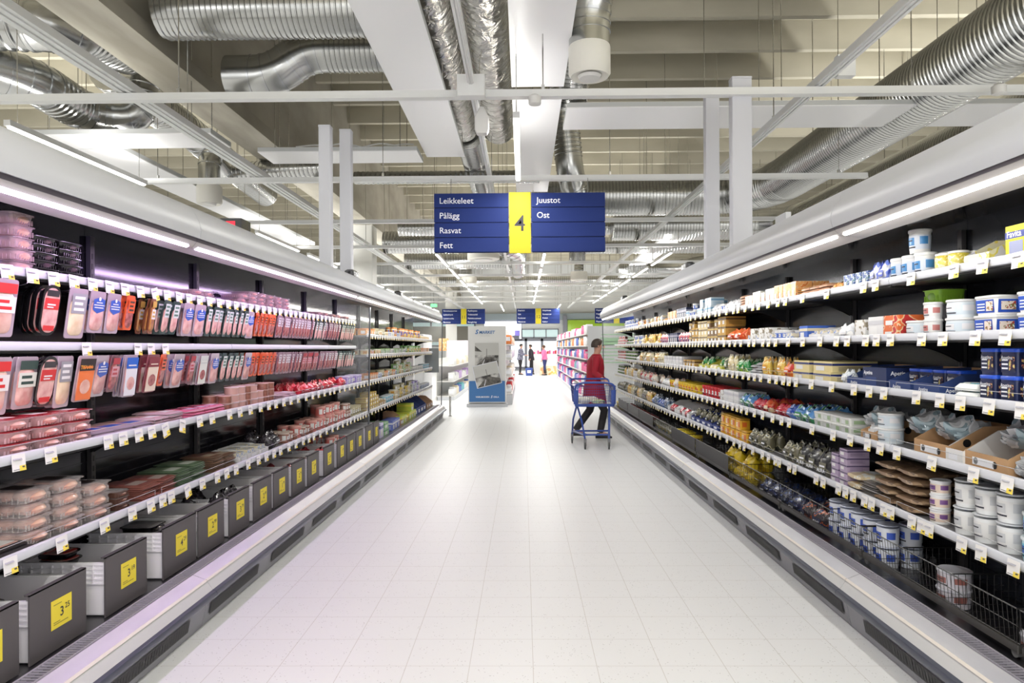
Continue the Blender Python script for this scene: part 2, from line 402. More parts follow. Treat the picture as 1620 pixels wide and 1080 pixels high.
panel(-6.05, -5.4, 9.3, 18.0, 4.2, 'white lengthwise panel over the meat cooler past the beam')
panel(3.75, 4.35, 18, 25, 4.4, 'white lengthwise panel over the far end of the cheese cooler')

# lighting track grid
RAIL = M('track_white', (226, 227, 226), .4)
def rail(p0, p1, label, ww=.07, hh=.06, lengthwise=False, first=False):
    root = empty('lighting_track', p0, 0, label, 'lighting track', 'white suspended lighting tracks'); o = root.location
    m = MB(); x0, y0, z = p0; x1, y1, _ = p1
    if lengthwise:
        m.prism([(x0 - ww / 2, z), (x0 - ww / 2, z + hh), (x0 + ww / 2, z + hh), (x0 + ww / 2, z), (x0 + ww * .28, z), (x0 + ww * .28, z - .012), (x0 + ww * .1, z - .012), (x0 + ww * .1, z),
                 (x0 - ww * .1, z), (x0 - ww * .1, z - .012), (x0 - ww * .28, z - .012), (x0 - ww * .28, z)], y0, y1)
    else:
        m.box(x0, x1, y0 - ww / 2, y0 + ww / 2, z, z + hh); m.box(x0, x1, y0 - ww / 2 - .012, y0 + ww / 2 + .012, z - .012, z)
    m.build('track_body', RAIL, root, o)
    m = MB(); L = (y1 - y0) if lengthwise else (x1 - x0); k = int(L / 3.0) + 1
    for i in range(k):
        t = .4 + (L - .8) * i / (k - 1)
        X, Y = (x0, y0 + t) if lengthwise else (x0 + t, y0)
        m.tube([(X, Y, z + hh), (X, Y, 7.41)], .006, 4); m.box(X - .015, X + .015, Y - .015, Y + .015, z + hh, z + hh + .05)
    m.build('suspension_wire', STEEL, root, o)
ORD = 'first second third fourth fifth sixth seventh eighth ninth tenth eleventh twelfth thirteenth fourteenth fifteenth sixteenth seventeenth eighteenth nineteenth twentieth'.split()
ORD += ['twenty-' + x for x in ORD[:9]] + ['thirtieth'] + ['thirty-' + x for x in ORD[:9]] + ['fortieth'] + ['forty-' + x for x in ORD[:9]] + ['fiftieth'] + ['fifty-' + x for x in ORD[:9]] + ['sixtieth'] + ['sixty-' + x for x in ORD[:9]]
for k in range(10):
    Y = 6.65 + 3.3 * k; x0, x1 = (-7.2, 7.6) if k != 1 else (-5.65, 4.9)
    rail((x0, Y, 3.9), (x1, Y, 3.9), f'white track crossing the hall, {ORD[k]} one counted from the near end')
for X, ww, lb in ((-3.8, .19, 'wide white track running lengthwise between the beam and the meat cooler'), (-.48, .06, 'thin white track running lengthwise over the aisle, with junction boxes'),
                  (2.83, .1, 'white track running lengthwise over the cheese cooler')):
    rail((X, 1.5, 3.975), (X, 44, 3.975), lb, ww, .07, True)
for k, (X, Y) in enumerate([(-.48, 6.65), (-.48, 19.85), (-.48, 23.15), (-.48, 26.45), (-.48, 29.75)]):
    m = MB(); m.rr([(3.86, .12 if k else .13, .06, .01), (4.06, .12 if k else .13, .06, .01)])
    o = m.build('junction_box', RAIL, org=(0, 0, 0), loc=(X, Y - .10, 0)); tag(o, f'white junction box where tracks cross, {ORD[k]} along the thin track over the aisle', 'junction box')
m = MB(); m.rr([(0, .05, .05, .02), (.04, .07, .06, .02), (.16, .07, .06, .02), (.27, .02, .02, .01)]); o = m.build('pendant_socket', OFFW, loc=(-.40, 6.9, 3.62)); tag(o, 'white pendant socket below the first junction box over the aisle', 'socket')
for k, (px, py) in enumerate([(848, 158), (1574, 148)]):
    x, y, z = P(px, py, 2.36); m = MB(); m.lathe([(.035, -.01), (.058, 0), (.062, .07), (.03, .09)], 20)
    o = m.build('motion_sensor', OFFW, loc=(x, y - .02, 3.81)); tag(o, ['round white sensor under the first track over the aisle', 'round white sensor under the first track above the cheese cooler'][k], 'sensor')
m = MB(); m.lathe([(.04, 0), (.06, .02), (.06, .06), (.08, .07)], 18); o = m.build('smoke_detector', OFFW, loc=(3.85, 6.4, 6.81)); tag(o, 'small round smoke detector on the concrete ceiling above the wide duct', 'smoke detector')
m = MB(); x, y, z = P(1336, 112, 2.9); m.box(-.09, .09, -.05, .05, 0, .22); o = m.build('junction_box', RAIL, loc=(x, y, z - .1)); tag(o, 'white box standing on the lengthwise track over the cheese cooler', 'junction box')
o = MB().tube([(.11 * math.cos(a / 12 * 6.283), 0, .11 * math.sin(a / 12 * 6.283)) for a in range(9)], .012, 6).build('cable_loop', M('cable_blue', (150, 172, 178), .5), loc=(4.05, 9.6, 4.7))
tag(o, 'pale blue cable loop above the crossing track over the cheese cooler', 'cable')
m = MB(); m.tube([(-3.4 + .03 * k, 10.4 + .04 * math.sin(k * .23), 4.53 + .035 * abs(math.sin(k * .19))) for k in range(60)], .012, 5)
m.tube([(-3.3 + .05 * k, 10.5 + .05 * math.sin(k * .4), 4.50 + .06 * abs(math.sin(k * .3))) for k in range(30)], .01, 5)
tag(m.build('cable_bundle', WHITE), 'loose white cables lying on the crossing panel by the beam', 'cables')

# luminaires
for k, (x, y) in enumerate(LUM):
    root = empty('linear_lamp', (x, y, 3.78), 0, None, 'ceiling lamp', 'white linear ceiling lamps'); o = root.location
    if k < len(LUM_NEAR):
        lb = ['over the very near end of the aisle', 'over the near part of the aisle', 'over the middle of the aisle beside the white panels', 'large and nearest over the meat cooler', 'next lengthwise over the meat cooler', 'added as unseen fill at the near end over the cheese cooler', 'added as unseen fill at the near end over the meat cooler', 'added as unseen fill outside the wide spiral duct bend', 'added as unseen fill, near end of the next aisle', 'added as unseen fill nearest over the aisle behind the cheese cooler', 'added as unseen fill in the next aisle', 'added as unseen fill farther along the next aisle', 'added as unseen fill in the aisle past the beam', 'added as unseen fill farther along the aisle past the beam', 'added as unseen fill, third along the next aisle', 'added as unseen fill, third along the aisle past the beam', 'added as unseen fill, fourth along the next aisle', 'added as unseen fill, fourth along the aisle past the beam'][k]
        root['label'] = 'bright white linear lamp ' + lb
    else:
        q, r_ = divmod(k - len(LUM_NEAR), 6)
        if q > 3: q, r_ = (k - len(LUM_NEAR) - 24) // 2, 6 + (k - len(LUM_NEAR)) % 2  # lamps added before the far wall continue the row count
        root['label'] = f"bright linear lamp, {ORD[r_]} of the far row " + ['above the meat cooler', 'left of the aisle middle', 'right of the aisle middle', 'above the cheese cooler'][q]
    MB().box(x - .035, x + .035, y - 1.3, y + 1.3, 3.80, 3.86).build('lamp_housing', RAIL, root, o)
    MB().rr([(3.782, .022, 1.27, .01, x, y), (3.80, .03, 1.27, .01, x, y)]).build('diffuser', LED, root, o)
    for dy in (-1.15, 1.15): MB().tube([(x, y + dy, 3.86), (x, y + dy, 7.41)], .005, 4).build('suspension_wire', STEEL, root, o)

# ducts for cables standing on the coolers
for x, y, ww, z0, z1, lb in [(-2.0, 7.05, .058, 2.3, 3.74, 'nearer white cable post rising from the meat cooler'), (-2.02, 7.95, .064, 2.3, 3.98, 'farther white cable post rising from the meat cooler'),
                             (2.1, 6.72, .094, 2.345, 4.06, 'wide white cable post rising from the cheese cooler'), (2.1, 7.75, .075, 2.345, 4.3, 'narrow white cable post rising from the cheese cooler')]:
    root = empty('cable_post', (x, y, z0), 0, lb, 'cable post'); o = root.location
    MB().rr([(z0, ww, .06, .008, x, y), (z1, ww, .06, .008, x, y)]).build('post_body', M('post_grey', (206, 207, 214), .4), root, o)
    MB().rr([(z1 + .001, ww + .002, .062, .008, x, y), (z1 + .02, ww + .002, .062, .008, x, y)]).build('cap', M('post_grey'), root, o)

# ================================================================ signs
def aisle_sign(x, y, z0, W_, H_, left, right, num, label, small=False):
    root = empty('aisle_sign', (x, y, z0), 0, label, 'aisle sign', 'blue hanging aisle signs'); o = root.location
    a, b_ = -W_ * .06, W_ * .065; h = H_ / 4
    for side, (u0, u1), words_ in (('L', (-W_ / 2, a - .012), left), ('R', (b_ + .012, W_ / 2), right)):
        for k in range(4):
            zt = z0 + H_ - h * k; m = MB(); m.box(x + u0, x + u1, y - .02, y + .02, zt - h + .012, zt)
            m.box(x + u0 + .01, x + u1 - .01, y - .012, y + .012, zt - h, zt - h + .012, 1)
            if words_[k]: text(m, words_[k], h * .56, (x + u0 + W_ * .03, y - .022, zt - h * .68), 2, bold=.004)
            m.build('sign_panel', [BLUE, BLUED, WHT], root, o)
    m = MB(); m.box(x + a, x + b_, y - .028, y + .028, z0 - .01, z0 + H_ + .01); text(m, num, H_ * .38 if len(num) < 2 else H_ * .3, (x + (a + b_) / 2, y - .03, z0 + H_ * .36), 1, align='CENTER', bold=.004)
    m.build('number_panel', [SYEL, INK], root, o)
    for u in (-W_ * .4, W_ * .4): MB().tube([(x + u, y, z0 + H_), (x + u, y, 3.9)], .005, 4).build('suspension_wire', STEEL, root, o)
aisle_sign(-.045, 9.86, 2.85, 2.42, .84, ['Leikkeleet', 'Pålägg', 'Rasvat', 'Fett'], ['Juustot', 'Ost', '', ''], '4', 'large blue aisle sign with yellow number 4 hanging over the aisle')
aisle_sign(-3.4, 39.6, 2.87, 2.45, .86, ['Virvoitusjuomat', 'Läskedryck', 'Lastenruoka', 'Barnmat'], ['Pyykinpesu', 'Tvättmedel', 'Puhdistusaineet', 'Rengöring'], '11', 'small blue aisle sign with yellow number 11 far beyond the promotion stand')
aisle_sign(.85, 39.6, 2.87, 2.45, .86, ['Snacksit', 'Salt', 'Suolaiset', 'Makeiset'], ['Säilykkeet', 'Konserver', 'Keksit', 'Kakor'], '12', 'small blue aisle sign with yellow number 12 far over the aisle end')
aisle_sign(5.3, 39.6, 2.87, 2.45, .86, ['Hygienia', 'Hygien', 'Paperit', 'Papper'], ['Kodin', 'Hem', '', ''], '13', 'small blue aisle sign half hidden behind the cheese cooler canopy')
root = empty('exit_sign', (-4.9, 38, 3.92), 0, 'small glowing green exit sign near the far column', 'exit sign')
MB().box(-5.06, -4.72, 37.98, 38.02, 3.76, 3.92).build('sign_face', M('exit_green', (90, 220, 120), .4, emit=(120, 255, 150), es=2), root, root.location)
m = MB(); m.tube([(-4.9, 38, 3.92), (-4.9, 38, 7.41)], .01, 4); m.build('suspension_wire', STEEL, root, root.location)
# ================================================================ refrigerated coolers
BACKL = M('cooler_back_dark', (48, 47, 54), .13, .55); BACKR = Mnoise('cooler_back_grey', (54, 57, 64), (66, 69, 76), 3, .2, .5)
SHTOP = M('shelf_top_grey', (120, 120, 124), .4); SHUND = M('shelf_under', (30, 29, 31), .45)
RAILW = M('price_rail_white', (206, 208, 216), .3); FASC = M('canopy_fascia', (196, 198, 203), .38); GROOVE = M('canopy_groove', (86, 80, 86), .5)
CANU = M('canopy_underside', (186, 182, 180), .45); INTOP = M('cooler_inner_top', (20, 19, 22), .12, coat=.6)
SIDES = {'L': -1, 'R': 1}
SH = {'L': [dict(X=2.12, Z=1.852), dict(X=2.12, Z=1.538), dict(X=1.98, Z=1.10), dict(X=1.98, Z=.716)],
      'LF': [dict(X=1.98, Z=1.69), dict(X=1.98, Z=1.435), dict(X=1.98, Z=1.10), dict(X=1.98, Z=.716)],
      'R': [dict(X=1.975, Z=1.87), dict(X=1.975, Z=1.565), dict(X=1.975, Z=1.276), dict(X=1.975, Z=.971), dict(X=1.975, Z=.645)]}
CN = {'L': 'meat cooler', 'R': 'cheese cooler'}
XB = 2.38
def cooler(side, i):
    s = SIDES[side]; y0 = 3.75 * i; y1 = y0 + 3.746
    root = empty('refrigerated_cabinet', (s * 2.1, y0 + 1.875, 0), 0,
                 f"open refrigerated cabinet, {ORD[i]} from the near end of the row of {'hung meat packs' if side == 'L' else 'cheeses'}", 'refrigerated cabinet', f'{CN[side]} row')
    o = root.location
    def pr(name, mats, profs, yy=None, smooth=False):
        m = MB()
        for k, p in enumerate(profs):
            a, b_ = yy or (y0, y1)
            mi = 0
            if isinstance(p, tuple): p, mi = p
            m.prism([(s * x, z) for x, z in p], a, b_, mi)
        return m.build(name, mats, root, o, smooth)
    pr('plinth', M('plinth_grey', (140, 140, 146), .4), [[(1.75, 0), (1.72, .15), (2.44, .15), (2.44, 0)]])
    # vent grilles in the plinth: frame with upright slits
    for k in range(4):
        a = y0 + .05 + .9375 * k; m = MB()
        xa = 1.732; xb = 1.724
        def q(y, z, d=0): return (s * (1.75 - .2 * z - .006 - d), y, z)
        m.quad(q(a, .042), q(a + .7, .042), q(a + .7, .11), q(a, .11))
        nn = 28
        for j in range(nn):
            yy = a + .7 * (j + .25) / nn; m.quad(q(yy, .047, .002), q(yy + .35 / nn, .047, .002), q(yy + .35 / nn, .105, .002), q(yy, .105, .002), 1)
        m.build('vent_grille', [DGREY, BLACK], root, o)
    pr('bumper', RUBBER, [[(1.72, .15), (1.685, .152), (1.668, .165), (1.665, .18), (1.672, .194), (1.69, .2), (1.72, .2)]], smooth=True)
    pr('front_panel', PANELG, [[(1.69, .2), (1.722, .247), (1.86, .247), (1.86, .2)]])
    pr('steel_ledge', [LEDGE, M('ledge_lip', (206, 198, 190), .4)], [[(1.728, .253), (1.797, .279), (1.80, .272), (1.80, .25), (1.728, .249)], ([(1.716, .2475), (1.728, .256), (1.731, .249), (1.72, .2475)], 1)])
    # air intake grille: slats over a dark channel
    m = MB(); m.box(s * 1.80, s * 1.876, y0, y1, .20, .25, 1)
    for xa, xb in ((1.80, 1.806), (1.868, 1.878)): m.box(s * xa, s * xb, y0, y1, .262, .284)
    nn = int(3.75 / .022)
    for j in range(nn):
        yy = y0 + 3.746 * j / nn; m.box(s * 1.806, s * 1.868, yy, yy + .0048, .276, .282)
    m.build('air_grille', [M('grille_grey', (176, 172, 184), .35, .3), BLACK], root, o, False)
    pr('deck', M('deck_black', (26, 25, 28), .3, coat=.3), [[(1.879, .2), (1.879, .268), (XB, .268), (XB, .2)]])
    pr('back_panel', [BACKL if side == 'L' else BACKR], [[(XB, .15), (XB, 2.2), (2.44, 2.2), (2.44, .15)]] +
       [[(XB - .004, z), (XB - .004, z + .004), (XB, z + .004), (XB, z)] for z in [.35 + .06 * k for k in range(29)]])
    for k in range(3):
        yy = y0 + 1.25 * k + (.02 if k == 0 else 0); m = MB(); m.box(s * (XB - .03), s * (XB - .005), yy - .018, yy + .018, .27, 2.12)
        for z in range(30): m.box(s * (XB - .032), s * (XB - .03), yy - .006, yy + .006, .4 + z * .055, .43 + z * .055, 1)
        m.build('upright', [DGREY, BLACK], root, o, False)
    # canopy
    if side == 'L':
        F = [(1.748, 2.10), (1.742, 2.14), (1.752, 2.19), (1.775, 2.235), (1.80, 2.268), (1.83, 2.288), (2.44, 2.3), (2.44, 2.2), (1.90, 2.14), (1.77, 2.104)]
        G = [(1.765, 2.083), (1.765, 2.11), (1.79, 2.11), (1.79, 2.083)]
        U = [(1.768, 2.082), (1.79, 2.058), (1.80, 2.052), (1.92, 2.047), (1.92, 2.12), (1.78, 2.11)]
        LX, LZ, IN = 1.793, 2.056, [(1.92, 2.06), (XB, 2.16), (XB, 2.2), (1.92, 2.12)]
    else:
        F = [(1.662, 2.135), (1.650, 2.18), (1.657, 2.22), (1.672, 2.255), (1.70, 2.284), (1.72, 2.334), (1.76, 2.34), (2.44, 2.345), (2.44, 2.2), (1.85, 2.16), (1.68, 2.14)]
        G = [(1.672, 2.123), (1.672, 2.145), (1.70, 2.145), (1.70, 2.123)]
        U = [(1.674, 2.122), (1.69, 2.102), (1.71, 2.094), (1.83, 2.078), (1.83, 2.16), (1.70, 2.14)]
        LX, LZ, IN = 1.70, 2.094, [(1.83, 2.09), (XB, 2.17), (XB, 2.2), (1.83, 2.16)]
    can = pr('canopy', [FASC], [F], smooth=True)
    def sub(name, mats, prof, yy):
        m = MB(); m.prism([(s * x, z) for x, z in prof], *yy); x = m.build(name, mats, can, o, False); return x
    sub('canopy_groove', GROOVE, G, (y0, y1)); sub('canopy_underside', CANU, U, (y0, y1)); sub('inner_top', INTOP, IN, (y0, y1))
    dl = LEDP if side == 'L' and i < 2 else LED
    t = .007; sub('light_strip', dl, [(LX - t, LZ + t), (LX - t * 1.3, LZ - t * .6), (LX + t * .6, LZ - t * 1.6), (LX + t * 2, LZ - t)], (y0 + .05, y1 - .05))
    # shelves, one per bay
    for bay in range(3):
        a = y0 + 1.25 * bay + .003; b_ = a + 1.243
        far = side == 'L' and a > 8.7
        for q, d in enumerate(SH['LF' if far else side]):
            X, Z = d['X'], d['Z'] - .02
            m = MB()
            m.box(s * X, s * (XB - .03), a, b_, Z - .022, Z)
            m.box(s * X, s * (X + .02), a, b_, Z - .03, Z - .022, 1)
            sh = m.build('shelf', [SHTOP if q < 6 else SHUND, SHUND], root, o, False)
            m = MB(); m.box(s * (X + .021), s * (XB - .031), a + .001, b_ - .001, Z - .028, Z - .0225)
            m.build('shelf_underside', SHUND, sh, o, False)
            tilt = .012
            m = MB(); m.prism([(s * (X - .004), Z + .02), (s * (X - .012), Z + .016), (s * (X - .017), Z - .004), (s * (X - .012), Z - .018), (s * (X - .001), Z - .02), (s * (X - .001), Z + .02)], a, b_)
            m.build('price_rail', RAILW, sh, o)
            if side == 'R' and q in (2, 3, 4) or side == 'L' and q in (2, 3):
                m = MB(); m.tube([(s * (X + .004), a + .03, Z), (s * (X + .004), a + .03, Z + .05), (s * (X + .004), b_ - .03, Z + .05), (s * (X + .004), b_ - .03, Z)], .0013, 4)
                m.build('front_wire', M('wire_grey', (170, 170, 172), .5), sh, o)
            for yy in (a + .012, b_ - .012):
                n_ = 7; m = MB(); low = [(XB - .035 - (XB - .04 - X) * k / n_, Z - .03 - .10 * (1 - k / n_) ** 2.2 - .006) for k in range(n_ + 1)]
                prof = [(s * x, z) for x, z in low] + [(s * (X + .01), Z - .03), (s * (XB - .035), Z - .03)]
                m.prism(prof, yy - .003, yy + .003); m.build('bracket', BLACK, sh, o, False)
            if side == 'L' and not far and q < 2:      # peg hooks for the hanging packs
                m = MB(); yy = a + .06
                while yy < b_ - .03:
                    m.tube([(s * (XB - .035), yy, Z - .045), (s * (X + .03), yy, Z - .052), (s * (X + .005), yy, Z - .044)], .0028, 4); yy += .098
                tag(m.build('peg_hooks', CHROME, sh, o), 'chrome hooks', kind='stuff')
    return root
for side in 'LR':
    for i in range(4): cooler(side, i)
def glass_end(s, y, X0, label, z1=2.09):
    root = empty('glass_screen', (s * 2.05, y, .29), 0, label, 'glass panel'); o = root.location
    m = MB(); m.prism([(s * X0, .285), (s * (X0 - .03), z1 - .05), (s * (X0 + .08), z1), (s * 2.36, z1), (s * 2.36, .285)], y - .004, y + .004)
    m.build('pane', GLASS, root, o, False)
    m = MB(); m.tube([(s * X0, y, .27), (s * (X0 - .03), y, z1 - .03)], .011, 6); m.build('edge_profile', M('edge_grey', (120, 124, 130), .3, .8), root, o)
glass_end(-1, 15.02, 1.78, 'clear glass end panel closing the far end of the meat cooler')
glass_end(1, 15.02, 1.74, 'clear glass end panel closing the far end of the cheese cooler', 2.1)
glass_end(-1, 8.74, 1.96, 'clear glass divider where the hanging meat packs end', 2.05)
for s, X, y, lb in ((-1, 2.0, 4.62, 'small black temperature display with red digits on the meat cooler roof'), (1, 1.95, 4.95, 'small black display box with red digits on the cheese cooler roof')):
    m = MB(); z = 2.30 if s < 0 else 2.345
    m.box(-.07, .07, 0, .16, 0, .075); m.box(-.03, .03, -.003, 0, .025, .055, 1)
    m.box(-.11, -.075, -.2, .0, 0, .07, 2)
    tag(m.build('temperature_display', [BLACKP, M('digit_red', (200, 30, 50), .4, emit=(255, 40, 60), es=1.5), LGREY], loc=(s * (1.95 if s < 0 else 1.9), y, z)), lb, 'display')
for k, (s, X, y) in enumerate([(-1, 1.9, 7.7), (-1, 1.9, 10.6), (1, 1.8, 7.6), (1, 1.8, 12.4)]):
    m = MB(); m.rr([(0, .05, .13, .01), (.05, .05, .13, .01), (.07, .03, .1, .01)]); z = 2.30 if s < 0 else 2.345
    tag(m.build('roof_latch', BLACKP, loc=(s * X, y, z)), f"black fitting on the {CN['L' if s < 0 else 'R']} roof, " + ('nearer one' if k % 2 == 0 else 'farther one'), 'fitting')

# ---------------------------------------------------------------- price tags
TAGS = []
def tags(side, q, ys, far=False, yellow=()):
    d = SH['LF' if far else side][q]
    for k, y in enumerate(ys): TAGS.append((y, side, q, d['X'] - .019, d['Z'] - .02, k in yellow, k, far))
def px2y(side, q, pxs, far=False):
    d = SH['LF' if far else side][q]; return sorted(1100 * (d['X'] - .015) / abs(p - 828) for p in pxs)
def fill(side, y, y1, lo=.12, hi=.2, start=None):
    out = []
    while y < y1: out.append(y); y += random.uniform(lo, hi)
    return out
tags('L', 0, fill('L', 2.80, 8.7, .125, .15), yellow=(8,))
tags('L', 1, px2y('L', 1, [129, 212, 233, 256]))
a = px2y('L', 2, [18, 70, 163, 187, 212, 233, 255, 283, 310, 330, 358]); tags('L', 2, a + fill('L', a[-1] + .17, 14.9, .15, .22), yellow=(6, 7))
a = px2y('L', 3, [4, 87, 156, 201, 231, 250, 264, 290, 314, 338, 353]); tags('L', 3, a + fill('L', a[-1] + .15, 14.9, .13, .22), yellow=(7,))
tags('L', 0, fill('L', 8.85, 14.9, .12, .18), True); tags('L', 1, fill('L', 8.85, 14.9, .12, .18), True)
for q, p in enumerate([[1609, 1553, 1508, 1441, 1385, 1366, 1308, 1270, 1243], [1588, 1541, 1490, 1457, 1408, 1386, 1369, 1340, 1323, 1297, 1270, 1247, 1227],
                       [1613, 1562, 1517, 1485, 1448, 1397, 1374, 1350, 1315, 1283, 1259, 1248, 1239, 1228],
                       [1590, 1537, 1472, 1417, 1391, 1371, 1344, 1317, 1284, 1248], [1599, 1548, 1518, 1467, 1455, 1440, 1407, 1396, 1377, 1366, 1348, 1336, 1325, 1301, 1290, 1256, 1248, 1232, 1226]]):
    a = px2y('R', q, p); tags('R', q, a + fill('R', a[-1] + .15, 14.9, .12, .24))
def tag_mb(m, yel, s=1, cx=0, cy=0, cz=0):
    """a folded price ticket: white left part, yellow right corner; local front is -Y"""
    h, wd = (.056, .034) if yel else (.046, .036)
    def v(x, z, d=0): 
        p = (x, -d - .004 - .0004 * 0, z)
        return (cx + (-p[1]) * (1 if s < 0 else -1), cy + p[0] * (1 if s < 0 else -1), cz + p[2])
    def bx(x0, x1, z0, z1, d, mi):
        m.add([v(x0, z0, d + .006), v(x1, z0, d + .006), v(x1, z1, d), v(x0, z1, d), v(x0, z0, d + .0045), v(x1, z0, d + .0045), v(x1, z1, d - .0015), v(x0, z1, d - .0015)],
              [(0, 1, 2, 3), (7, 6, 5, 4), (0, 4, 5, 1), (1, 5, 6, 2), (2, 6, 7, 3), (3, 7, 4, 0)], mi)
    bx(-wd, wd, -h, .018, 0, 0)
    if yel: bx(-wd, wd, -h, -h + .018, .0012, 1)
    bx(wd * .05, wd, -h, -.004, .001, 1); bx(-wd * .85, wd * .05, -h + .006, -h + .010, .0012, 2); bx(-wd * .85, wd * .4, -.002, .003, .0008, 3)
    bx(wd * .45, wd * .8, -h + .012, -h + .022, .0016, 2)
TM = [PAPER, YEL, INK, M('tag_print_grey', (160, 160, 170), .6)]
_tm = {}
def tag_mesh(s, yel):
    if (s, yel) not in _tm:
        m = MB(); tag_mb(m, yel, s); _tm[(s, yel)] = m.mesh('price_ticket', TM, smooth=False)
    return _tm[(s, yel)]
SHN = {('L', 0): 'top rail of the hanging packs', ('L', 1): 'second rail of the hanging packs', ('L', 2): 'third rail of the meat cooler', ('L', 3): 'lowest rail of the meat cooler',
       ('R', 0): 'top rail of the cheese cooler', ('R', 1): 'second rail of the cheese cooler', ('R', 2): 'third rail of the cheese cooler', ('R', 3): 'fourth rail of the cheese cooler', ('R', 4): 'lowest rail of the cheese cooler'}
TAGS.sort(key=lambda t: t[0])
rest = MB()
for n_, (y, side, q, X, Z, yel, k, far) in enumerate(TAGS):
    s = SIDES[side]
    if n_ < 285 and not far:
        o = bpy.data.objects.new('price_ticket', tag_mesh(s, yel)); col.objects.link(o); o.location = (s * X, y, Z); o.rotation_euler = (R(random.uniform(-3, 3) + (14 * random.choice((-1, 1)) if yel and side == 'L' else 0)), 0, 0)
        tag(o, ('yellow-edged' if yel else 'white') + f' price ticket, {ORD[k]} from near end, {SHN[(side, q)]}', 'price ticket', 'price tickets on the shelf rails')
    else: tag_mb(rest, yel, s, s * X, y, Z)
tag(rest.build('price_ticket_rows', TM, smooth=False), 'rows of small white and yellow price tickets on the far shelf rails', 'price tickets', kind='stuff')
# ================================================================ goods
class Proto:
    def __init__(s, name, cat, w, d, h, parts): s.name, s.cat, s.w, s.d, s.h, s.parts = name, cat, w, d, h, parts; s.me = None; s.join = None
    def meshes(s):
        if s.me is None: s.me = [(n, mb.mesh(n, mats)) for n, mb, mats in s.parts]
        return s.me
    def joined(s):
        if s.join is None:
            J = MB(); mats = []
            for n, mb, mt in s.parts:
                mt = mt if isinstance(mt, (list, tuple)) else [mt]; off = len(mats); mats += mt; o = len(J.v)
                J.v += mb.v; J.f += [tuple(i + o for i in f) for f in mb.f]; J.mi += [q + off for q in mb.mi]
            s.join = J.mesh(s.name, mats)
        return s.join
NPL = 0
def place(p, loc, rot, label, group, near):
    """one thing: an Empty with its parts when it is near, one mesh when it is far"""
    global NPL; NPL += 1
    if near and len(p.parts) > 1:
        r = bpy.data.objects.new(p.name, None); col.objects.link(r); r.empty_display_size = .05
        for n, me in p.meshes():
            c = bpy.data.objects.new(n, me); col.objects.link(c); c.parent = r
    else:
        r = bpy.data.objects.new(p.name, p.joined()); col.objects.link(r)
    r.location = loc; r.rotation_euler = rot
    return tag(r, label, p.cat, group)

MEAT = Mnoise('sliced_ham', (206, 142, 138), (232, 190, 182), 22, .35, coat=.6); SALAMI = Mnoise('salami', (126, 44, 50), (190, 110, 108), 40, .35, coat=.6)
CHICK = Mnoise('chicken', (214, 160, 146), (236, 200, 184), 16, .35, coat=.6); FILM = M('film_pinkgrey', (178, 162, 172), .18, coat=.6)
FILMC = M('film_clear', (235, 230, 238), .1, alpha=.3); CREAMC = Mnoise('cream_slices', (224, 196, 160), (240, 220, 190), 20, .35, coat=.5)
BROWNP = Mnoise('brown_pate', (122, 76, 62), (160, 108, 92), 25, .35, coat=.4); YCH = Mnoise('yellow_cheese', (222, 180, 78), (240, 208, 120), 14, .4, coat=.3)
def C(c, rough=.4, coat=.25): return M('col_%d_%d_%d' % c, c, rough, 0, coat)
W = (230, 230, 230)
def lbl(m, x0, x1, z0, z1, y, mi, my, lines=3, inkm=None):
    """a raised label plate on the front (-Y) with printed bars"""
    m.add([(x0, y, z0), (x1, y, z0), (x1, y, z1), (x0, y, z1)], [(0, 1, 2, 3)], mi)
    if inkm is not None:
        for k in range(lines):
            h = (z1 - z0) / (lines * 2 + 1); a = z0 + h * (1 + 2 * k)
            m.add([(x0 + (x1 - x0) * .15, y - .0006, a), (x1 - (x1 - x0) * (.15 + .12 * (k % 2)), y - .0006, a), (x1 - (x1 - x0) * (.15 + .12 * (k % 2)), y - .0006, a + h), (x0 + (x1 - x0) * .15, y - .0006, a + h)], [(0, 1, 2, 3)], inkm)

